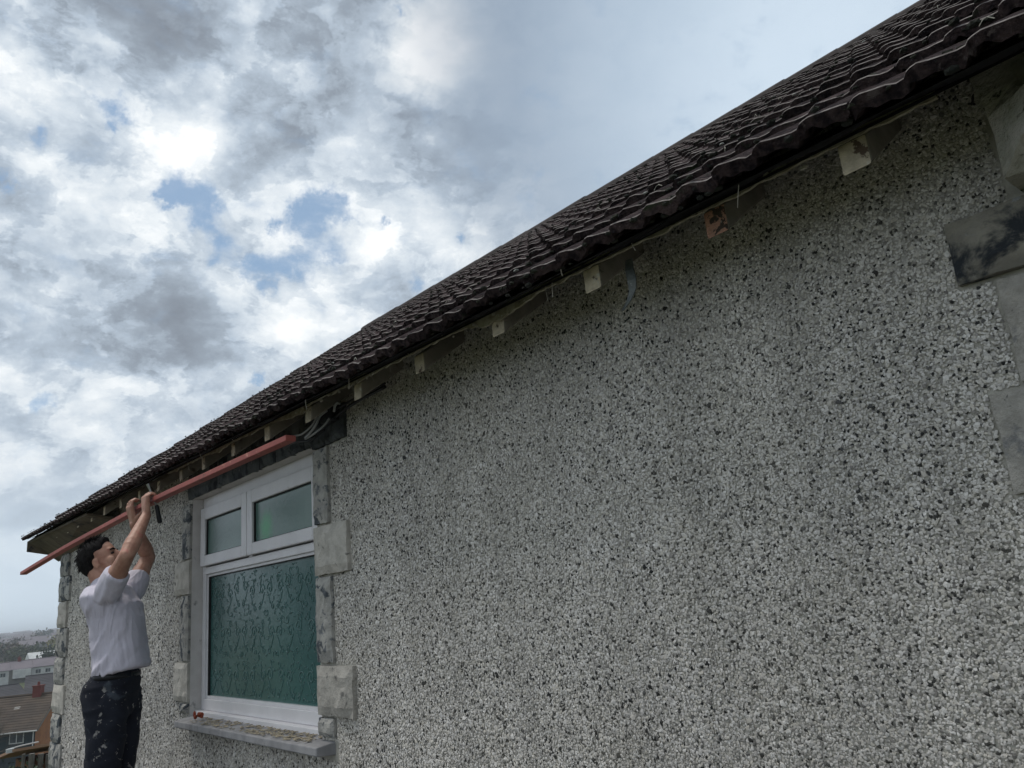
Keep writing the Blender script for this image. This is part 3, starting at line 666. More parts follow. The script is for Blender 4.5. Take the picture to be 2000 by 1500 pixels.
# ---- window builder
def spiral(cx, cz, r, turns, a0, dirn, n=14):
    return [Vector((cx + r * (1 - i / n * .85) * math.cos(a0 + dirn * turns * 2 * math.pi * i / n), 0, cz + r * (1 - i / n * .85) * math.sin(a0 + dirn * turns * 2 * math.pi * i / n))) for i in range(n + 1)]
def window(dx, first=True):
    win = empty('window', (dx, 0, 0)); win.parent = house; win.location = HO + Vector((dx, 0, 0))
    def part(mb, name, m, bv=.003, sm=False):
        o = mb.build(name, m, win)
        if bv: bevel(o, bv, 2)
        return o
    x0, x1, z0, z1 = -5.055, -3.38, .69, 1.955; yf = .065; yb = .135
    fr = MB(); fw = .052
    fr.box(x0, x0 + fw, yf, yb, z0, z1); fr.box(x1 - fw, x1, yf, yb, z0, z1)
    fr.box(x0 + fw, x1 - fw, yf, yb, z1 - .062, z1); fr.box(x0 + fw, x1 - fw, yf, yb, z0, z0 + .062)
    part(fr, 'frame', m_upvc)
    cl = MB(); cl.box(x0 - .015, x1 + .03, .028, .125, z0 - .034, z0 - .001); part(cl, 'cill', m_upvc, .004)
    tr = MB(); tr.box(x0 + fw, x1 - fw, yf - .001, yb - .002, 1.478, 1.520); part(tr, 'transom', m_upvc)
    # glazing bead round the big pane
    bd = MB(); bx0, bx1, bz0, bz1 = x0 + fw, x1 - fw, z0 + .062, 1.478
    for (a, b, c, d) in ((bx0, bx0 + .014, bz0, bz1), (bx1 - .014, bx1, bz0, bz1), (bx0 + .014, bx1 - .014, bz0, bz0 + .016), (bx0 + .014, bx1 - .014, bz1 - .016, bz1)): bd.box(a, b, yf + .012, yb - .01, c, d)
    part(bd, 'bead', m_upvc, .002)
    gk = MB()
    for (a, b, c, d) in ((bx0 + .014, bx0 + .018, bz0 + .016, bz1 - .016), (bx1 - .018, bx1 - .014, bz0 + .016, bz1 - .016), (bx0 + .018, bx1 - .018, bz1 - .020, bz1 - .016)): gk.box(a, b, yf + .016, yb - .012, c, d)
    gk.build('gasket', m_gasket, win)
    pn = MB(); pn.box(bx0 + .012, bx1 - .012, yf + .030, yf + .040, bz0 + .012, bz1 - .012); pn.build('pane', m_glass, win)
    # embossed scroll pattern
    em = MB(); yv = yf + .0285; cw = .235; ch = .30
    flat = Vector((0, 1, 0))
    def stroke(pts, r):
        pts = [p for p in pts if bx0 + .03 < p.x < bx1 - .03 and bz0 + .03 < p.z < bz1 - .03]
        if len(pts) > 2: em.tube([Vector((p.x, yv, p.z)) for p in pts], r, 5, flat=flat)
    nx_ = int((bx1 - bx0) / cw) + 2
    for r in range(4):
        for c in range(-1, nx_):
            ox = bx0 + .03 + c * cw + (cw / 2 if r % 2 else 0); oz = bz0 - .06 + r * ch * .75 + random.uniform(-.02, .02); jt = lambda s_=.008: random.uniform(-s_, s_)
            for sgn in (-1, 1):
                # V-shaped stem sweeping up and out, ending in a curl
                st = [Vector((ox + sgn * (.012 + .085 * (t_ ** 1.3)) + jt(.002), 0, oz + .02 + .17 * t_)) for t_ in np.linspace(0, 1, 9)]
                stroke(st[5:], .0024)
                stroke(spiral(ox + sgn * .066, oz + .205, .036, 1.15, math.pi if sgn < 0 else 0, sgn), .0034)
                stroke(spiral(ox + sgn * .030, oz + .115, .022, 1.1, math.pi / 2, -sgn), .0028)
                stroke(spiral(ox + sgn * .035 + jt(), oz + .26 + jt(), .024, .8, -math.pi / 2, sgn), .0026)
                stroke(spiral(ox + sgn * .10 + jt(), oz + .09 + jt(), .020, .9, random.random() * 6, -sgn), .0026)
            for e in range(26):
                a0 = random.random() * 6.28; px_, pz_ = ox + random.uniform(-.11, .11), oz + random.uniform(0, .25)
                stroke([Vector((px_ + .012 * math.cos(a0 + t_), 0, pz_ + .009 * math.sin(a0 + t_))) for t_ in np.linspace(0, random.uniform(1.2, 2.8), 5)], .0018)
    tag(em.build('pane_relief', m_relief, win, smooth=True), kind='stuff')
    # two top-hung casements
    for (a, b, mg) in ((x0 + .018, -4.292, m_glass_up), (-4.284, x1 - .02, m_glass_gr)):
        sa = MB(); sw = .074; c, d = 1.528, 1.886; yo, yi = yf - .024, yf + .03
        sa.box(a, a + sw, yo, yi, c, d); sa.box(b - sw, b, yo, yi, c, d); sa.box(a + sw, b - sw, yo, yi, c, c + sw * .86); sa.box(a + sw, b - sw, yo, yi, d - sw, d)
        part(sa, 'casement', m_upvc, .004)
        g2 = MB(); i0, i1, j0, j1 = a + sw, b - sw, c + sw * .86, d - sw
        for (p, q_, r_, s_) in ((i0, i0 + .005, j0, j1), (i1 - .005, i1, j0, j1), (i0 + .005, i1 - .005, j1 - .005, j1), (i0 + .005, i1 - .005, j0, j0 + .004)): g2.box(p, q_, yo + .012, yi - .008, r_, s_)
        g2.build('gasket', m_gasket, win)
        pg = MB(); pg.box(i0 + .003, i1 - .003, yo + .022, yo + .030, j0 + .002, j1 - .002); pg.build('pane', mg, win)
    # shadow gap behind sashes: mullion
    ml = MB(); ml.box(-4.315, -4.262, yf, yb - .003, 1.520, z1 - .062); part(ml, 'mullion', m_upvc)
    # concrete sill
    sl = MB(); sx0, sx1 = -5.06, -3.215
    pr = [(0, -.088, .616), (0, .07, .600), (0, .07, .668), (0, .03, .664), (0, -.088, .651)]
    sl.prism(pr, (sx0, 0, 0), (sx1, 0, 0)); so = part(sl, 'sill', m_sill, .005)
    return win
window(0.0); window(4.83)

# render returns / plaster strip beside the frame on the left reveal
# ------------------------------------------------------------------ things at the eaves and on the sill
def thing_mesh(mb, name, mats, label, cat, loc=(0, 0, 0), group=None, smooth=False):
    o = mb.build(name, mats, smooth=smooth, loc=loc); tag(o, label, cat, group); return o
# debris
def flake_mesh(items, name, m):
    mb = MB()
    for (x, y, z, l, wv, t_, an, ti) in items:
        mt = Matrix.Translation((x, y, z)) @ Matrix.Rotation(an, 4, 'Z') @ Matrix.Rotation(ti, 4, 'X')
        pts = [(-l, -wv, 0), (l * .8, -wv * .7, 0), (l, wv * .6, 0), (-l * .7, wv, 0)]
        mb.add([mt @ Vector((a, b, c + s_)) for s_ in (-t_, t_) for (a, b, c) in pts], [(3, 2, 1, 0), (4, 5, 6, 7), (0, 1, 5, 4), (1, 2, 6, 5), (2, 3, 7, 6), (3, 0, 4, 7)])
    return mb.build(name, m)
items = []
for k in range(230):
    x = -4.85 + 1.5 * (random.random() ** .8); y = random.uniform(-.075, .02)
    z = .6535 + (y + .105) * .10
    items.append((x, y, z + .003, random.uniform(.004, .022), random.uniform(.002, .006), .0015, random.uniform(-.5, 2.5), random.uniform(-.4, .4)))
tag(flake_mesh(items, 'debris', m_debris), 'flakes of old wood and paint scattered on the sill', 'debris', kind='stuff')
sc = MB()
for k in range(7):
    sc.ell((random.uniform(-.030, .030), random.uniform(-.015, .015), .016 + random.uniform(-.003, .016)), (random.uniform(.010, .022), random.uniform(.008, .014), random.uniform(.008, .013)), Matrix.Rotation(random.random() * 3, 3, 'Y'), 8)
thing_mesh(sc, 'crumpled_scrap', m_scrap, 'crumpled rust-red scrap lying at the left end of the sill', 'scrap', (-4.80, -.035, .664))
# cables and junction at the corner of the lintel
cb = MB()
def cpts(lst, n=6):
    out = []; P = [Vector(p) for p in lst]; P = [P[0]] + P + [P[-1]]
    for i in range(1, len(P) - 2):
        for t_ in np.linspace(0, 1, n, endpoint=False):
            a, b, c, d = P[i - 1:i + 3]; t = float(t_)
            out.append(.5 * ((2 * b) + (c - a) * t + (2 * a - 5 * b + 4 * c - d) * t * t + (3 * b - a - 3 * c + d) * t ** 3))
    return out + [P[-2]]
cable = empty('cable', (-3.2, -.07, 2.0)); tag(cable, 'loose grey and black wires looping under the eaves above the window corner', 'cable')
def cab(lst, r, m, name='wire'):
    mb = MB(); mb.tube([p - Vector((-3.2, -.07, 2.0)) for p in cpts(lst)], r, 6); mb.build(name, m, cable, smooth=True)
cab([(-3.47, -.09, 1.985), (-3.36, -.10, 2.000), (-3.26, -.10, 1.992), (-3.16, -.10, 2.01), (-3.13, -.09, 2.045)], .0045, m_cable)
cab([(-3.23, -.10, 1.968), (-3.16, -.11, 1.975), (-3.10, -.11, 2.000), (-3.08, -.10, 2.035), (-3.05, -.08, 2.055)], .006, m_cable)
cab([(-3.25, -.09, 1.966), (-3.14, -.10, 1.968), (-3.06, -.09, 1.99), (-3.03, -.08, 2.015)], .0045, m_cable)
cab([(-3.50, -.08, 1.972), (-3.40, -.09, 1.978), (-3.30, -.09, 1.966), (-3.20, -.08, 1.955), (-3.05, -.05, 2.02), (-2.85, -.05, 2.045), (-2.60, -.05, 2.05)], .007, m_blackp)
cab([(-3.12, -.05, 2.05), (-2.9, -.05, 2.062), (-2.60, -.05, 2.064)], .005, m_blackp)
cab([(-2.985, -.08, 2.035), (-2.965, -.085, 2.055), (-2.955, -.08, 2.068), (-2.945, -.07, 2.062)], .006, m_cable)
jb = MB(); jb.box(-.06, .045, -.02, .03, -.028, .035); bevel(jb.build('junction_box', m_blackp, cable, loc=(.12, .02, .04)), .005, 2)
# torn strip hanging beside the third rafter
def strip(pts, wds, name, m, label):
    mb = MB(); vs = []
    for p, wv in zip(pts, wds):
        p = Vector(p); vs += [p + Vector((-wv, 0, 0)), p + Vector((wv, .004, 0)), p + Vector((wv, .007, 0)), p + Vector((-wv, .003, 0))]
    fs = [(i * 4 + a, i * 4 + (a + 1) % 4, (i + 1) * 4 + (a + 1) % 4, (i + 1) * 4 + a) for i in range(len(pts) - 1) for a in range(4)] + [(0, 3, 2, 1), tuple(len(pts) * 4 - 4 + k for k in range(4))]
    mb.add(vs, fs); return thing_mesh(mb, name, m, label, 'strip', smooth=False)
m_film = mat('grey_film', (.09, .105, .11), (.20, .22, .22), 30, .35, .5, 60, .004, spots=[((.6, .62, .6), 40, .62, .68, 2)])
strip([(-1.195, -.15, 2.02), (-1.19, -.16, 1.985), (-1.185, -.162, 1.955), (-1.19, -.158, 1.93), (-1.205, -.16, 1.905), (-1.23, -.162, 1.885)], [.010, .012, .013, .010, .006, .002], 'torn_strip', m_film, 'torn grey strip dangling beside a rafter end')
fl = MB()
cab2 = MB(); cab2.tube(cpts([(-1.16, -.27, 1.99), (-1.02, -.262, 2.0), (-.93, -.26, 2.015), (-.86, -.262, 2.03)]), .0018, 5)
thing_mesh(cab2, 'wire', m_felt, 'thin dark wire hanging slack below the tile edge', 'wire', smooth=True)
# paint and timber flecks stuck to the top of the wall and hanging in cobweb
items = []
for k in range(110):
    x = random.uniform(-3.2, -.3); z = 2.10 + TILT * x - abs(random.gauss(0, .12)); 
    items.append((x, -.012, z, random.uniform(.002, .007), random.uniform(.001, .004), .001, random.uniform(-.5, .5), math.pi / 2 + random.uniform(-.5, .5)))
items += [(-.93, -.012, 1.925, .013, .0022, .001, .3, 1.4), (-5.62, -.012, 1.83, .014, .005, .001, .2, 1.4), (-.79, -.08, 2.0, .008, .004, .001, .2, 1.4)]
tag(flake_mesh(items, 'wall_flecks', mat('pale_fleck', (.6, .6, .55), (.45, .44, .38), 40, .8, .1)), 'small pale flakes caught on the wall under the eaves', 'flakes', kind='stuff')

# ------------------------------------------------------------------ red length of timber
bar_pts = cpts([(-7.45, -.55, 1.706), (-6.3, -.468, 1.792), (-5.25, -.395, 1.850), (-4.6, -.358, 1.882), (-3.9, -.315, 1.898), (-3.03, -.262, 1.915)], 5)
bar = MB(); vs = []
for i, p in enumerate(bar_pts):
    t_ = (bar_pts[min(i + 1, len(bar_pts) - 1)] - bar_pts[max(i - 1, 0)]).normalized(); sd_ = t_.cross(Vector((0, 0, 1))).normalized(); up = sd_.cross(t_).normalized()
    a, b = .024, .0125
    for (u, v_) in ((-a, -b), (a, -b), (a, b), (-a, b)): vs.append(p + sd_ * u + up * v_)
n_ = len(bar_pts)
bar.add(vs, [(i * 4 + a, i * 4 + (a + 1) % 4, (i + 1) * 4 + (a + 1) % 4, (i + 1) * 4 + a) for i in range(n_ - 1) for a in range(4)] + [(0, 1, 2, 3), tuple(n_ * 4 - 4 + k for k in range(4))[::-1]])
bar_o = thing_mesh(bar, 'timber_length', m_bar, 'long thin red-painted length of timber held up under the rafter ends', 'timber')
bevel(bar_o, .002, 1)
PB = Vector((-4.742, -.52, 0)); PR = math.atan2(.767, .6417)
man = empty('person', PB, PR); tag(man, 'dark-haired man in pale short-sleeved polo and paint-spattered dark trousers reaching up to the eaves', 'person')
def P(f, w_, z): return Vector((f, -w_, z))
def ring(f, w_, z, rf, rw, n=22, tilt=0., ex=2.3):
    out = []
    for k in range(n):
        a = 2 * math.pi * k / n; c, s = math.cos(a), math.sin(a)
        x = math.copysign(abs(c) ** (2 / ex), c) * rf; y = math.copysign(abs(s) ** (2 / ex), s) * rw
        out.append(P(f + x, w_ + y, z + tilt * x))
    return out
W0 = -.05
hp = R_(24); Fh = Vector((math.cos(hp), 0, math.sin(hp))); Uh = Vector((-math.sin(hp), 0, math.cos(hp))); Sh = Vector((0, -1, 0))
HR = Matrix((Fh, Sh, Uh)).transposed() @ Matrix.Rotation(R_(-6), 3, 'Z'); HC = P(-.103, W0, 1.577)
def H(f, s, u): return HC + HR @ Vector((f, s, u))
body = MB()
body.ell(H(-.006, 0, .030), (.097, .074, .090), HR, 20)
body.ell(H(.036, 0, -.035), (.062, .056, .080), HR, 18)
body.ell(H(.052, 0, -.088), (.036, .034, .028), HR, 12)
body.ell(H(.072, 0, .030), (.020, .050, .016), HR, 12)
body.cone(H(.092, 0, .012), .009, H(.112, 0, -.028), .014); body.ell(H(.098, .010, -.034), (.012, .010, .009), HR, 8); body.ell(H(.098, -.010, -.034), (.012, .010, .009), HR, 8)
body.ell(H(.090, 0, -.062), (.013, .024, .008), HR, 10); body.ell(H(.086, 0, -.074), (.012, .020, .008), HR, 10)
for s in (-1, 1):
    body.ell(H(-.004, s * .076, -.022), (.019, .007, .031), HR, 12); body.ell(H(.002, s * .080, -.010), (.015, .005, .018), HR, 8)
    body.ell(H(.060, s * .040, -.030), (.028, .022, .026), HR, 10)
body.cone(H(-.030, 0, -.045), .060, P(-.055, W0, 1.40), .064)
body.rings([ring(-.04, W0, 1.43, .055, .10), ring(-.045, W0, 1.39, .09, .150), ring(-.022, W0, 1.30, .11, .145), ring(-.004, W0, 1.2, .10, .125), ring(.012, W0, 1.10, .095, .120), ring(.014, W0, .98, .094, .125), ring(-.005, W0, .90, .10, .13)])
SRp, ERp, WRp = P(.035, .120, 1.405), P(.168, .215, 1.568), P(.182, .035, 1.797)
SLp, ELp, WLp = P(.0, -.215, 1.41), P(.022, -.355, 1.60), P(.012, -.185, 1.780)
def arm(S, E_, W_):
    body.cone(S, .056, S.lerp(E_, .55), .050); body.cone(S.lerp(E_, .35), .050, E_, .040); body.cone(E_, .040, E_.lerp(W_, .30), .044)
    body.cone(E_.lerp(W_, .22), .045, W_, .026)
arm(SRp, ERp, WRp); arm(SLp, ELp, WLp)
def hand(Wp, base, d, a, n, curl, side):
    """Wp wrist, base knuckle centre, d along the palm, a across (towards the little finger), n where the palm faces"""
    d = d.normalized(); a = a.normalized(); n = n.normalized()
    for i, t_ in enumerate((-.030, -.010, .010, .030)):
        body.cone(Wp + a * t_ * .55 + d * .01, .017, base + a * t_, .0125, 10)
        L = (.068, .078, .074, .056)[i]; p = base + a * t_ * 1.08; dirn = d.copy(); r = (.0098, .0102, .0098, .0085)[i]
        for j, fr in enumerate((.44, .31, .25)):
            dirn = (Matrix.Rotation(curl[j] * (1 + .05 * i), 3, d.cross(n)) @ dirn) if True else dirn
            q_ = p + dirn * L * fr; body.cone(p, r, q_, r * .9, 8); p = q_; r *= .9
    th = Wp - a * .026 + d * .025 + n * .006; t1 = th - a * .026 + d * .026 + n * .018; t2 = t1 - a * .004 + d * .022 + n * .022; t3 = t2 + d * .008 + n * .022
    body.cone(th, .016, t1, .0125, 10); body.cone(t1, .0115, t2, .0105, 8); body.cone(t2, .0105, t3, .0085, 8)
Nin = P(.767, -.64, 0); Alg = P(-.72, -.69, -.02)
BR = P(.215, .005, 1.878); BL = P(.036, -.190, 1.866)
hand(WRp, BR - Nin * .052 + P(0, 0, .018), (BR - Nin * .052 + P(0, 0, .018) - WRp), -Alg, Nin, (.75, .95, .6), 1)
hand(WLp, BL - Nin * .052 + P(0, 0, .012), (BL - Nin * .052 + P(0, 0, .012) - WLp), Alg, Nin, (.30, .95, .8), -1)
bo = body.build('body', m_skin, man)
bake(bo, [('REMESH', dict(mode='VOXEL', voxel_size=.0042, adaptivity=0)), ('SMOOTH', dict(factor=.5, iterations=3))])
# hair
hm_ = MB(); seg = 40; rs = []
for i in range(1, 24):
    ph = math.pi * i / 24; rg = []
    for k in range(seg):
        th = 2 * math.pi * k / seg
        dv = Vector((math.sin(ph) * math.cos(th), math.sin(ph) * math.sin(th), math.cos(ph)))
        fore = dv.x; up_ = dv.z
        face = max(0, min(1, (fore - (.42 + .35 * max(0, up_))) * 5)) * (1 if up_ < .72 else 0)
        low_ = max(0, min(1, (-up_ - (.10 if fore > -.15 else .78)) * 4)) * (1 if fore > -.55 else .0)
        if fore <= -.55: low_ = max(0, min(1, (-up_ - .80) * 5))
        side = 1 if (fore > .02 and up_ < .18 and abs(dv.y) > .4) else 0
        inside = max(face, low_, side * .9)
        nn = noise.fractal(dv * 5 + Vector((3, 1, 0)), 1, 2, 4); n3 = noise.noise(Vector((dv.x * 6, dv.y * 22, dv.z * 6)))
        tuft = .014 * max(0, min(1, (fore - .25) * 3)) * max(0, min(1, (up_ - .45) * 4))
        r_ = 1.10 + .035 * nn + .03 * n3 - .24 * inside
        rg.append(H(-.008 + dv.x * .099 * r_ + tuft, dv.y * .077 * r_, .028 + dv.z * .093 * r_ + tuft * .3 + (-.012 if fore < -.5 and up_ < 0 else 0)))
    rs.append(rg)
hm_.rings(rs); ho = hm_.build('hair', m_hair, man, smooth=True)
bake(ho, [('SUBSURF', dict(levels=1))])
lk = MB(); rr_ = random.Random(5)
for k in range(320):
    th = rr_.uniform(0, 6.28); ph = rr_.uniform(.15, 1.9); dv = Vector((math.sin(ph) * math.cos(th), math.sin(ph) * math.sin(th), math.cos(ph)))
    if dv.x > .45 and dv.z < .78: continue
    if dv.z < .1 and dv.x > -.1: continue
    p0 = H(-.008 + dv.x * .106, dv.y * .082, .028 + dv.z * .100); tn = (HR @ Vector((.5 if dv.z > .6 else -.2, dv.y * .5, -.8 if dv.z < .6 else .0)) + HR @ dv * .5).normalized()
    p1 = p0 + tn * rr_.uniform(.010, .022); p2 = p1 + tn * .010 + Vector((rr_.uniform(-.004, .004),) * 3)
    lk.tube([p0, p1, p2], [.0024, .0017, .0005], 4)
lk.build('hair_tufts', m_hair, man)['kind'] = 'stuff'
for s in (-1, 1):
    e = MB(); e.ell(H(.080, s * .030, .004), (.010, .013, .006), HR, 10); e.build('eye', m_eye, man, smooth=True)
    e = MB(); e.tube([H(.080, s * .050, .020), H(.091, s * .032, .027), H(.093, s * .014, .022)], [.002, .005, .003], 6); e.build('eyebrow', m_hair, man, smooth=True)
# polo shirt
sh = MB()
sh.rings([ring(-.060, W0, 1.445, .070, .080), ring(-.058, W0, 1.425, .098, .145), ring(-.050, W0, 1.385, .120, .190), ring(-.022, W0, 1.32, .134, .182), ring(-.004, W0, 1.266, .130, .162),
          ring(.018, W0, 1.15, .126, .146), ring(.032, W0, 1.07, .128, .148), ring(.038, W0, .992, .130, .154, tilt=.06), ring(.038, W0, .982, .124, .148, tilt=.06)])
def sleeve(S, E_, t1):
    m_ = S.lerp(E_, .25); e = S.lerp(E_, t1); t_ = (E_ - S).normalized(); a = t_.orthogonal().normalized(); b = t_.cross(a)
    rg = lambda c, r: [c + (a * math.cos(2 * math.pi * k / 18) + b * math.sin(2 * math.pi * k / 18)) * r for k in range(18)]
    sh.rings([rg(S - t_ * .06, .055), rg(S, .070), rg(m_, .067), rg(e - t_ * .01, .063), rg(e, .061), rg(e + t_ * .002, .053)])
sleeve(SRp, ERp, .50); sleeve(SLp, ELp, .42)
c0 = H(-.03, 0, -.115); sh.cone(P(-.075, W0, 1.452), .070, P(-.062, W0, 1.428), .078)
so_ = sh.build('polo_shirt', m_shirt, man); bake(so_, [('REMESH', dict(mode='VOXEL', voxel_size=.0062, adaptivity=0)), ('SMOOTH', dict(factor=.6, iterations=7))])
def wrinkle(o, fn):
    me = o.data
    for v_ in me.vertices:
        c = v_.co; v_.co = c + v_.normal * fn(c, v_)
def shirtfold(c, v_):
    al = c.x * .45 + c.z * .89; pe = c.x * .89 - c.z * .45
    n_ = noise.noise(Vector((pe * 17, c.y * 9, al * 4))) + .5 * noise.noise(Vector((pe * 40, c.y * 16, al * 9 + 4)))
    rdg = 1 - abs(noise.noise(Vector((pe * 13 + 3, c.y * 7, al * 5)))) * 3.2
    lowb = max(0, min(1, (1.22 - c.z) * 5)) * max(.25, min(1, (.12 - c.x) * 6)) + .35
    return .007 * n_ + .012 * max(0, rdg) * lowb
wrinkle(so_, shirtfold)
for v_ in so_.data.vertices:                       # side vents of the hem
    c = v_.co
    if c.z < 1.06:
        k = min(1, (1.06 - c.z) / .05); f = c.x
        v_.co.z += k * (-.016 * max(0, 1 - abs(f + .035) / .05) - .020 * max(0, 1 - abs(f - .012) / .035) + .020 * max(0, 1 - abs(f + .008) / .010) + .014 * max(0, (f - .1) / .1))
# trousers
tr_ = MB()
tr_.rings([ring(.012, W0, 1.015, .092, .128), ring(.010, W0, .97, .108, .142), ring(-.004, W0, .93, .124, .148), ring(-.018, W0, .865, .130, .150), ring(-.008, W0, .80, .114, .145), ring(.00, W0, .76, .09, .12)])
for s, wx in ((1, .025), (-1, -.125)):
    tr_.rings([ring(-.008, wx, .88, .112, .078), ring(.000, wx, .78, .106, .080), ring(.006, wx * 1.05, .68, .098, .076), ring(.004, wx * 1.1, .58, .090, .070), ring(-.006, wx * 1.15, .48, .084, .067), ring(-.022, wx * 1.2, .36, .078, .066), ring(-.03, wx * 1.2, .2, .074, .064), ring(-.035, wx * 1.2, .085, .078, .066)])
to = tr_.build('trousers', m_trouser, man); bake(to, [('REMESH', dict(mode='VOXEL', voxel_size=.010, adaptivity=0)), ('SMOOTH', dict(factor=.5, iterations=4))])
wrinkle(to, lambda c, v_: .008 * noise.noise(Vector((c.x * 9, c.y * 9, c.z * 16))) + .006 * max(0, 1 - abs(noise.noise(Vector((c.x * 7, c.y * 7 + 3, c.z * 13)))) * 4))
bl_ = MB(); bl_.rings([ring(.010, W0, .950, .110, .146), ring(.010, W0, .975, .108, .144)]); bl_.build('belt', m_blackp, man, smooth=True)
for wx in (.025 * 1.2, -.125 * 1.2):
    bt_ = MB(); bt_.rings([ring(.02, wx, .0, .125, .045), ring(.02, wx, .03, .128, .048), ring(.01, wx, .06, .11, .045), ring(-.03, wx, .10, .062, .045), ring(-.035, wx, .15, .058, .045)])
    bake(bt_.build('boot', m_boot, man), [('SUBSURF', dict(levels=1))])
# pry tool held in the near hand
tool = empty('hand_tool', PB, PR); tag(tool, 'black-handled steel pry tool gripped in the raised hand of the man', 'tool')
hd = BR - Nin * .015
a = MB(); a.cone(hd + P(.035, -.02, -.115), .014, hd + P(.022, -.01, -.035), .012, 10); a.build('handle', m_blackp, tool, smooth=True)
a = MB(); p0, p1 = hd + P(.022, -.01, -.035), hd + P(-.022, .02, .095)
a.tube([p0, p0.lerp(p1, .75), p1], [.0055, .0055, .009], 6, flat=Vector((0, 1, 0))); a.build('blade', m_steel, tool)
# ------------------------------------------------------------------ land and houses to the west
m_brick_o = mat('orange_brick', (.30, .135, .06), (.22, .10, .05), 1.2, .9, .3, 8, .02)
m_roof_br = mat('brown_roof', (.085, .065, .05), (.06, .048, .04), .8, .9, .5, 4, .02)
m_roof_gr = mat('slate_grey_roof', (.075, .072, .078), (.055, .054, .06), .5, .9, .4, 3, .02)
m_roof_mv = mat('mauve_roof', (.17, .15, .165), (.14, .125, .14), .4, .9, .3, 2, .02)
m_teal = mat('dark_teal_cladding', (.03, .045, .05), (.02, .032, .038), .7, .8, .2, 4)
m_rend = mat('house_render', (.20, .195, .18), (.15, .145, .14), .6, .9, .2, 4)
m_white = mat('white_paint', (.50, .51, .50), (.40, .41, .41), .8, .6, .1)
m_winglass = mat('window_glass', (.05, .06, .07), (.09, .10, .11), .9, .15, 0)
m_redbrick = mat('red_brick', (.15, .05, .042), (.14, .04, .035), 2, .9, .3, 9, .01)
m_oldwood = mat('old_grey_wood', (.16, .15, .13), (.09, .085, .075), 5, .9, .6, 20, .01)
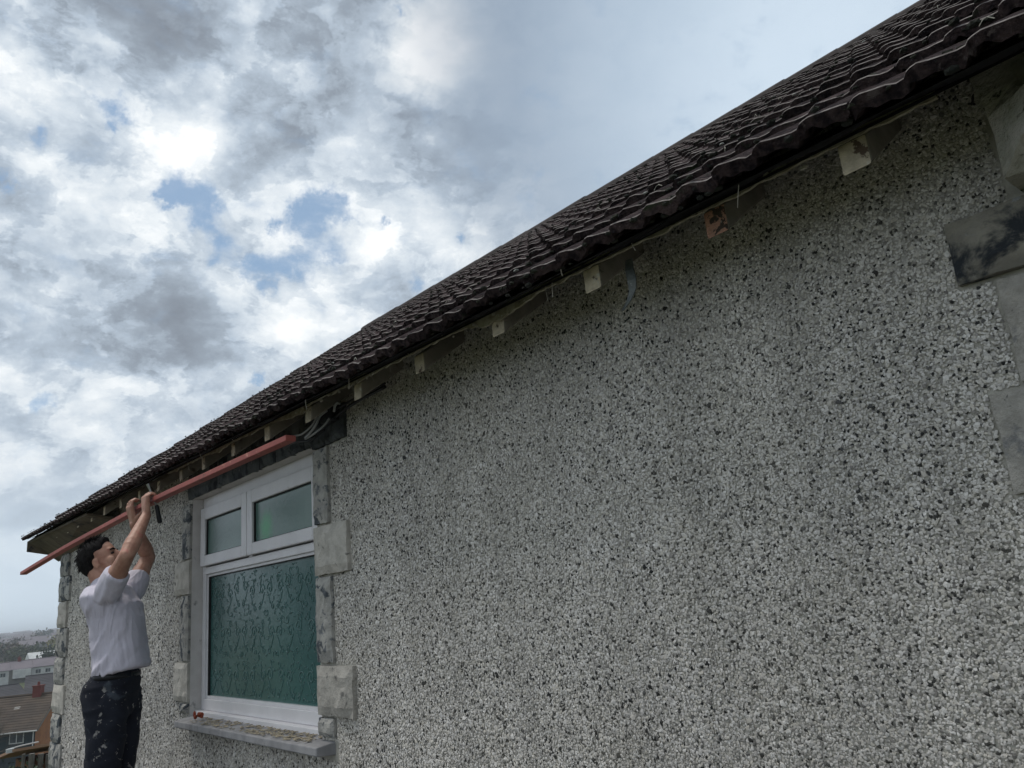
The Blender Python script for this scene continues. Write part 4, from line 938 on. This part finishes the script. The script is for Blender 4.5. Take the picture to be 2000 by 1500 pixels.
def far_house(C, ang, L, Wd, zB, zE, zR, mw, mr, mg, label, wins=(), chims=(), group=None, gutter=True, courses_=True):
    """C eaves corner nearest the viewer (right end of the front); ang = heading of the front's outward normal"""
    nf = Vector((math.cos(ang), math.sin(ang), 0)); ng = Vector((-nf.y, nf.x, 0))
    root = empty('terraced_house' if group else 'house', (C[0], C[1], zB)); tag(root, label, 'house', group)
    o_ = Vector((C[0], C[1], 0)); Q = lambda a, b, z: o_ - ng * a - nf * b + Vector((0, 0, z)) - Vector((C[0], C[1], zB))
    wb = MB(); wb.add([Q(0, 0, zB - 1), Q(L, 0, zB - 1), Q(L, 0, zE), Q(0, 0, zE), Q(0, Wd, zB - 1), Q(L, Wd, zB - 1), Q(L, Wd, zE), Q(0, Wd, zE), Q(0, Wd / 2, zR - .1), Q(L, Wd / 2, zR - .1)],
       [(0, 1, 2, 3), (5, 4, 7, 6)]); wb.build('wall', mw, root)
    g = MB(); g.add([Q(0, 0, zB - 1), Q(0, 0, zE), Q(0, Wd / 2, zR - .1), Q(0, Wd, zE), Q(0, Wd, zB - 1)], [(0, 1, 2, 3, 4)]); g.add([Q(L, 0, zB - 1), Q(L, 0, zE), Q(L, Wd / 2, zR - .1), Q(L, Wd, zE), Q(L, Wd, zB - 1)], [(0, 1, 2, 3, 4)]); g.build('gable_wall', mg, root)
    rf = MB(); e = .3; sl_ = (zR - zE) / (Wd / 2); n_ = 14 if courses_ else 1
    for s in (0, 1):
        for k in range(n_):
            u0, u1 = k / n_, (k + 1) / n_
            b0 = -e + (Wd / 2 + e) * u0; b1 = -e + (Wd / 2 + e) * u1
            z0, z1 = zE + sl_ * b0, zE + sl_ * b1
            if s: b0, b1 = Wd - b0, Wd - b1
            rf.add([Q(-e, b0, z0 + .06), Q(L + e, b0, z0 + .06), Q(L + e, b1, z1 + .02), Q(-e, b1, z1 + .02), Q(-e, b0, z0 - .08), Q(L + e, b0, z0 - .08), Q(L + e, b1, z1 - .10), Q(-e, b1, z1 - .10)],
                   [(0, 1, 2, 3), (4, 7, 6, 5), (0, 4, 5, 1), (1, 5, 6, 2), (0, 3, 7, 4)])
    ro_ = rf.build('roof', mr, root)
    rc = MB(); rc.tube([Q(-e, Wd / 2, zR + .04), Q(L + e, Wd / 2, zR + .04)], .12, 6); rc.build('ridge_cap', mr, root)
    vg = MB(); vg.add([Q(-e - .04, -e, zE - e * sl_ - .10), Q(-e - .04, -e, zE - e * sl_ + .09), Q(-e - .04, Wd / 2, zR + .06), Q(-e - .04, Wd / 2, zR - .12)], [(0, 1, 2, 3)]); vg.add([Q(L + e + .04, -e, zE - e * sl_ - .10), Q(L + e + .04, -e, zE - e * sl_ + .09), Q(L + e + .04, Wd / 2, zR + .06), Q(L + e + .04, Wd / 2, zR - .12)], [(0, 1, 2, 3)])
    vg.build('verge_trim', m_rend, root)
    if gutter: gt = MB(); gt.tube([Q(-e, -e - .05, zE - e * sl_ - .02), Q(L + e, -e - .05, zE - e * sl_ - .02)], .07, 6); gt.tube([Q(.12, -.1, zE - .1), Q(.12, -.1, zB)], .05, 6); gt.build('gutter', m_white, root)
    for (a, z, ww, hh) in wins:
        wf = MB()
        for (p, q_, r, s) in ((a, a + .07, z, z + hh), (a + ww - .07, a + ww, z, z + hh), (a + .07, a + ww - .07, z, z + .08), (a + .07, a + ww - .07, z + hh - .08, z + hh), (a + ww / 2 - .035, a + ww / 2 + .035, z + .08, z + hh - .08)):
            wf.add([Q(p, -.06, r), Q(q_, -.06, r), Q(q_, -.06, s), Q(p, -.06, s), Q(p, .0, r), Q(q_, .0, r), Q(q_, .0, s), Q(p, .0, s)], [(0, 1, 2, 3), (0, 4, 5, 1), (1, 5, 6, 2), (2, 6, 7, 3), (3, 7, 4, 0)])
        wo = wf.build('window', m_white, root)
        pn = MB(); pn.add([Q(a + .05, -.02, z + .05), Q(a + ww - .05, -.02, z + .05), Q(a + ww - .05, -.02, z + hh - .05), Q(a + .05, -.02, z + hh - .05)], [(0, 1, 2, 3)]); pn.build('pane', m_winglass, wo)
    for (a, h_, m_) in chims:
        cm = MB()
        for (x0_, x1_, y0_, y1_, z0_, z1_) in ((a, a + .75, Wd / 2 - .35, Wd / 2 + .35, zR - .8, zR + h_), (a - .06, a + .81, Wd / 2 - .41, Wd / 2 + .41, zR + h_ + .001, zR + h_ + .10)):
            cm.add([Q(x, y, z) for z in (z0_, z1_) for (x, y) in ((x0_, y0_), (x1_, y0_), (x1_, y1_), (x0_, y1_))], [(0, 1, 2, 3), (4, 5, 6, 7), (0, 1, 5, 4), (1, 2, 6, 5), (2, 3, 7, 6), (3, 0, 4, 7)])
        co_ = cm.build('chimney', m_, ro_)
        pt = MB(); pt.tube([Q(a + .37, Wd / 2, zR + h_ + .1), Q(a + .37, Wd / 2, zR + h_ + .42)], [.13, .10], 8); pt.build('chimney_pot', m_, ro_)
    return root, Q
rA, QA = far_house((-86.8, 13.0), R_(-35), 16, 7.2, -12.6, -6.75, -4.15, m_teal, m_roof_br, m_brick_o, 'dark house with brown tiled roof, brick-orange gable and red chimney', [(.95, -7.95, 1.25, .95), (5.2, -8.4, 1.2, 1.5), (1.4, -11.2, 1.8, 1.2)], [(1.3, .75, m_redbrick)])
vb = MB(); vb.add([QA(2.6, 2.0, -5.3), QA(3.1, 2.0, -5.3), QA(3.1, 2.35, -5.0), QA(2.6, 2.35, -5.0), QA(2.6, 2.35, -5.35), QA(3.1, 2.35, -5.35)], [(0, 1, 2, 3), (0, 3, 4), (1, 5, 2)]); vb.build('roof_vent', m_white, rA)
dk = MB()
far_house((-142.5, 36.5), R_(-10), 15.5, 12, -12, -7.6, -4.75, m_rend, m_roof_gr, m_rend, 'house with a broad dark grey roof behind the brown roofed one', [(2, -10, 2, 1.4), (9, -10, 2, 1.4)])
far_house((-138.0, 21.0), R_(14), 16, 11, -12.4, -8.0, -5.4, m_rend, m_roof_gr, m_white, 'grey roofed house at the left edge, behind the red chimney', [(3, -10.4, 2, 1.3)])
tlab = ['pale end house of the mauve roofed row with white front panel', 'second house along the mauve roofed row', 'house in the middle of the mauve roofed row with a chimney', 'house with a red porch roof in the mauve roofed row', 'rightmost visible house of the mauve roofed row']
for k in range(6):
    y = 34.0 + k * 5.2
    r_, Q_ = far_house((-252.5 - k * .1, y), R_(-2), 5.15, 8, -11, -6.6 + k * .05, -4.75 + k * .06, m_rend if k % 2 else m_white, m_roof_mv, m_rend, 'mauve-roofed row house, ' + ['far left at the picture edge', 'second from the left, beside a white panelled front', 'third from the left, before the trees', 'fourth from the left, under a chimney', 'fifth from the left, with a red porch', 'last one before the corner stones'][k], [(.7, -8.3, 1.3, 1.1), (3.0, -8.3, 1.3, 1.1)], [(2.2, .9, m_redbrick)] if k in (1, 4) else [], 'houses of the mauve roofed row', gutter=False, courses_=False)
    if k in (1, 4): p = MB(); p.add([Q_(a, b, z) for z in (-8.9, -6.75) for (a, b) in ((.3, -1.6), (4.4, -1.6), (4.4, 0), (.3, 0))], [(0, 1, 2, 3), (4, 5, 6, 7), (0, 1, 5, 4), (1, 2, 6, 5), (2, 3, 7, 6), (3, 0, 4, 7)]); p.build('porch', m_white, r_)
# scattered far houses
hlab = ['white house', 'brown roofed house', 'grey roofed house', 'pale long shed', 'red roofed house']
rr2 = random.Random(11)
for k, (d, y, wv, hh, mm, mr2, lab) in enumerate([(330, 55, 9, 4.2, m_white, m_white, 'white-roofed house standing before the yellow-green tree'), (340, 38, 7, 3.6, m_white, m_white, 'small white-roofed building at the foot of the trees on the left'), (700, 95, 22, 6, m_white, m_roof_mv, 'long pale building between the far trees'), (760, 118, 14, 6, m_rend, m_roof_br, 'brown roofed house far off on the right of the trees'), (980, 120, 30, 7, m_rend, m_roof_mv, 'wide mauve roofed block on the far slope'), (1150, 160, 26, 7, m_white, m_roof_mv, 'pale house high on the far slope'), (1250, 190, 30, 8, m_rend, m_roof_br, 'brown roofed block under the skyline')]):
    z0 = gz(-d, y) - .5; r_ = empty('distant_house', (-d, y, z0)); tag(r_, lab, 'house', 'houses scattered over the far slope')
    b_ = MB(); b_.box(-4, 4, -wv / 2, wv / 2, 0, hh); b_.build('wall', mm, r_)
    b_ = MB(); b_.prism([(-4.4, 0, hh), (4.4, 0, hh), (0, 0, hh + 2.2)], (0, -wv / 2 - .4, 0), (0, wv / 2 + .4, 0)); b_.build('roof', mr2, r_)
    for t_ in (-.3, .3): b_ = MB(); b_.box(4.001, 4.05, wv * t_ - .8, wv * t_ + .8, hh * .4, hh * .75); b_.build('window', m_winglass, r_)
tm = MB(); rnd = random.Random(31)
for k in range(170):
    d = rnd.uniform(520, 2100); y = d * rnd.uniform(.05, .24); z0 = gz(-d, y); wv = rnd.uniform(5, 14) * (1 + d / 2500); hh = rnd.uniform(4, 7) * (1 + d / 3000)
    c_ = rnd.choice([0, 0, 1]); tm.box(-d - 4, -d + 4, y - wv / 2, y + wv / 2, z0 - 1, z0 + hh, c_); tm.prism([(-d - 4.5, 0, z0 + hh), (-d + 4.5, 0, z0 + hh), (-d, 0, z0 + hh + 2.5)], (0, y - wv / 2, 0), (0, y + wv / 2, 0), 2)
tag(tm.build('distant_town', [m_rend, m_white, m_roof_mv]), 'pale scatter of tiny rooftops on the hazy far slopes', 'town', kind='stuff')
# trees
def leaf(name, c1, c2): return mat(name, c1, c2, 1.2, .85, 0)
LG = [leaf('leaves_dark', (.035, .055, .025), (.022, .035, .02)), leaf('leaves_mid', (.07, .085, .04), (.045, .06, .03)), leaf('leaves_yellow', (.22, .20, .055), (.15, .15, .045)), leaf('twigs_brown', (.12, .10, .075), (.085, .07, .055))]
m_bark = mat('bark', (.07, .06, .05), (.045, .04, .033), 5, .9, .5, 20, .02)
def tree(x, y, h, rad, mi, label, n=420, grp='trees on the far side of the valley'):
    z0 = gz(x, y); r_ = empty('tree', (x, y, z0)); tag(r_, label, 'tree', grp)
    t_ = MB(); t_.tube([(0, 0, -.5), (rad * .05, 0, h * .35), (0, rad * .05, h * .75)], [h * .035, h * .025, h * .01], 6)
    for k in range(5):
        a = k * 1.3; t_.tube([(0, 0, h * (.25 + .08 * k)), (math.cos(a) * rad * .6, math.sin(a) * rad * .6, h * (.45 + .08 * k))], [h * .015, h * .005], 5)
    t_.build('trunk', m_bark, r_)
    c = MB(); rnd = random.Random(int(x * 7 + y)); lobes = [(Vector((rnd.uniform(-.5, .5) * rad, rnd.uniform(-.6, .6) * rad, h * rnd.uniform(.42, .82))), rad * rnd.uniform(.3, .55)) for _ in range(9)]
    for k in range(n):
        lc, lr = lobes[k % 9]; dv = Vector((rnd.gauss(0, 1), rnd.gauss(0, 1), rnd.gauss(0, .8))).normalized() * lr * rnd.uniform(.55, 1.1); p = lc + dv; s = rad * rnd.uniform(.05, .13)
        a = Vector((rnd.gauss(0, 1), rnd.gauss(0, 1), rnd.gauss(0, 1))).normalized(); b = a.orthogonal().normalized()
        c.add([p - a * s, p + b * s * .8, p + a * s, p - b * s * .8], [(0, 1, 2, 3)])
    c.build('crown', LG[mi], r_)
TR = [(-300, 50, 7, 4, 0, 'dark evergreen just behind the mauve roofed row'), (-420, 77, 10, 6, 2, 'yellow-green tree in spring leaf in front of dark trees'), (-430, 88, 11, 7, 0, 'dark bushy tree right of the yellow-green one'), (-440, 98, 10, 6, 0, 'dark tree hard against the corner stones'),
      (-425, 66, 8, 6, 1, 'mid green tree left of the yellow-green one'), (-430, 57, 9, 6, 3, 'brownish leafless tree in the middle of the band'), (-410, 49, 9, 5, 0, 'dark green tree on the left of the band'), (-450, 60, 9, 7, 3, 'pale brown budding tree behind the band'), (-520, 70, 9, 7, 1, 'green tree behind the budding tree'), (-390, 55, 7, 5, 1, 'low green tree at the front of the band'),
      (-400, 70, 6, 5, 0, 'low dark tree at the foot of the yellow-green one'), (-640, 92, 10, 8, 3, 'brown tree farther up the valley'), (-650, 75, 9, 8, 1, 'small green tree farther up the valley'), (-900, 112, 14, 8, 0, 'lone dark round tree on the slope'), (-1000, 170, 15, 10, 0, 'dark pointed tree near the skyline'), (-800, 130, 10, 9, 3, 'brown clump beside the far long building')]
for t_ in TR: tree(*t_)
# far woods: one mass
wm = MB(); rnd = random.Random(3)
for k in range(1500):
    d = rnd.uniform(480, 2300); y = d * rnd.uniform(.05, .26); z0 = gz(-d, y); s = rnd.uniform(1.5, 4.5) * (1 + d / 1500)
    if noise.noise(Vector((d * .004, y * .02, 1))) < -.05: continue
    for j in range(4):
        p = Vector((-d + rnd.uniform(-s, s), y + rnd.uniform(-s, s), z0 + rnd.uniform(0, s * .9))); a = Vector((rnd.gauss(0, .4), rnd.gauss(0, 1), rnd.gauss(0, 1))).normalized() * s * .5; b = a.orthogonal().normalized() * s * .4
        wm.add([p - a, p + b, p + a, p - b], [(0, 1, 2, 3)], rnd.choice([0, 0, 1, 1]))
tag(wm.build('far_woods', [LG[0], LG[3]]), 'mixed dark woods covering the far slopes under the skyline', 'woods', kind='stuff')
# bare tree at the left edge
bt_ = MB(); rnd = random.Random(21)
def branch(p, d, L, r, lev):
    q_ = p + d * L * .5 + Vector((rnd.gauss(0, .05), rnd.gauss(0, .05), rnd.gauss(0, .05))) * L; e = q_ + (d + Vector((rnd.gauss(0, .2), rnd.gauss(0, .2), rnd.gauss(.03, .15)))).normalized() * L * .5
    bt_.tube([p, q_, e], [r, r * .8, r * .6], 5 if lev < 3 else 3)
    if lev >= 6: return
    for k in range(3 if lev > 1 else 4):
        u = rnd.uniform(.45, 1.); s = p.lerp(e, u); nd = (d + Vector((rnd.gauss(0, .55), rnd.gauss(0, .55), rnd.gauss(0, .4)))).normalized(); branch(s, nd, L * rnd.uniform(.55, .8), r * .55, lev + 1)
branch(Vector((0, 0, -1)), Vector((.02, .12, 1)).normalized(), 4.6, .16, 0)
tr_b = empty('bare_tree', (-59.5, 4.7, gz(-59.5, 4.7))); tag(tr_b, 'leafless tree reaching in at the left edge above the houses', 'tree'); bt_.build('trunk', m_bark, tr_b)
# brick outbuilding with a white-edged flat roof
ob = empty('outbuilding', (-29.6, 3.4, -6.5)); tag(ob, 'orange brick outbuilding with a brown and white edged roof beside old posts', 'outbuilding')
def rel(mb, name, m): o = mb.build(name, m, ob, loc=(29.6, -3.4, 6.5)); return o
b_ = MB(); b_.box(-34, -29.9, 3.55, 8, -7.5, -2.83); rel(b_, 'wall', m_redbrick if False else m_brick_o)
b_ = MB(); b_.add([(-29.5, 2.75, -2.10), (-29.3, 8.3, -2.12), (-34.3, 8.3, -2.80), (-34.3, 2.9, -2.80), (-29.5, 2.75, -2.02), (-29.3, 8.3, -2.04), (-34.3, 8.3, -2.72), (-34.3, 2.9, -2.72)], [(0, 3, 2, 1), (4, 5, 6, 7), (0, 1, 5, 4), (1, 2, 6, 5), (2, 3, 7, 6), (3, 0, 4, 7)]); rel(b_, 'roof', mat('tan_fascia', (.33, .20, .13), (.26, .16, .10), 2, .8))
b_ = MB(); b_.box(-29.62, -29.5, 2.60, 2.80, -2.11, -2.0); b_.tube([(-29.6, 2.6, -2.02), (-29.75, 3.0, -1.985), (-29.9, 3.5, -1.975)], .022, 6); rel(b_, 'gutter', m_white)
b_ = MB(); b_.box(-29.9, -29.86, 4.0, 4.3, -4.4, -2.3); rel(b_, 'post', m_oldwood)
for k, (y, hh, rr_) in enumerate([(1.82, .0, .045), (1.98, -.02, .075), (2.16, -.06, .07), (2.30, -.10, .05)]):
    b_ = MB(); b_.tube([(0, 0, 0), (.02, .02, 2.0), (0, .01, -1.32 + hh + 5.6)], [rr_, rr_, rr_ * .9], 7)
    tag(b_.build('fence_post', m_oldwood, loc=(-21.8, y, -5.6)), ['thin pale post, leftmost of the old fence posts', 'thick grey post, second of the old fence posts', 'dark weathered post, third of the old fence posts', 'short post nearest the brick wall'][k], 'post', 'old fence posts')
hg = MB(); rnd = random.Random(9)
for k in range(5200):
    p = Vector((rnd.uniform(-27.3, -25.6), rnd.uniform(-2, 3.2), rnd.uniform(-6.4, -2.15) + .12 * math.sin(k))); s = rnd.uniform(.03, .075); a = Vector((rnd.gauss(0, 1), rnd.gauss(0, 1), rnd.gauss(0, 1))).normalized() * s; b = a.orthogonal().normalized() * s * .7
    hg.add([p - a, p + b, p + a, p - b], [(0, 1, 2, 3)])
hr = empty('hedge', (-26.5, .6, -6.4)); tag(hr, 'dark green hedge at the bottom left corner', 'hedge'); hg.build('foliage', LG[0], hr, loc=(26.5, -.6, 6.4))
hc = MB(); hc.box(-27.1, -25.8, -1.9, 3.05, -7.2, -2.3); hc.build('inner_growth', LG[0], hr, loc=(26.5, -.6, 6.4))
# haze
hz_ = MB(); hz_.box(-6600, 6600, -6600, 6600, -22, 34); hm2 = bpy.data.materials.new('haze'); hm2.use_nodes = True; t = NT(hm2.node_tree); t.n.clear()
oo = t.new('ShaderNodeOutputMaterial'); pv = t.new('ShaderNodeVolumePrincipled'); pv.inputs['Color'].default_value = (.86, .93, 1, 1); pv.inputs['Density'].default_value = .0004; pv.inputs['Anisotropy'].default_value = .2
t.l.new(pv.outputs[0], oo.inputs['Volume']); tag(hz_.build('haze', hm2), kind='stuff')
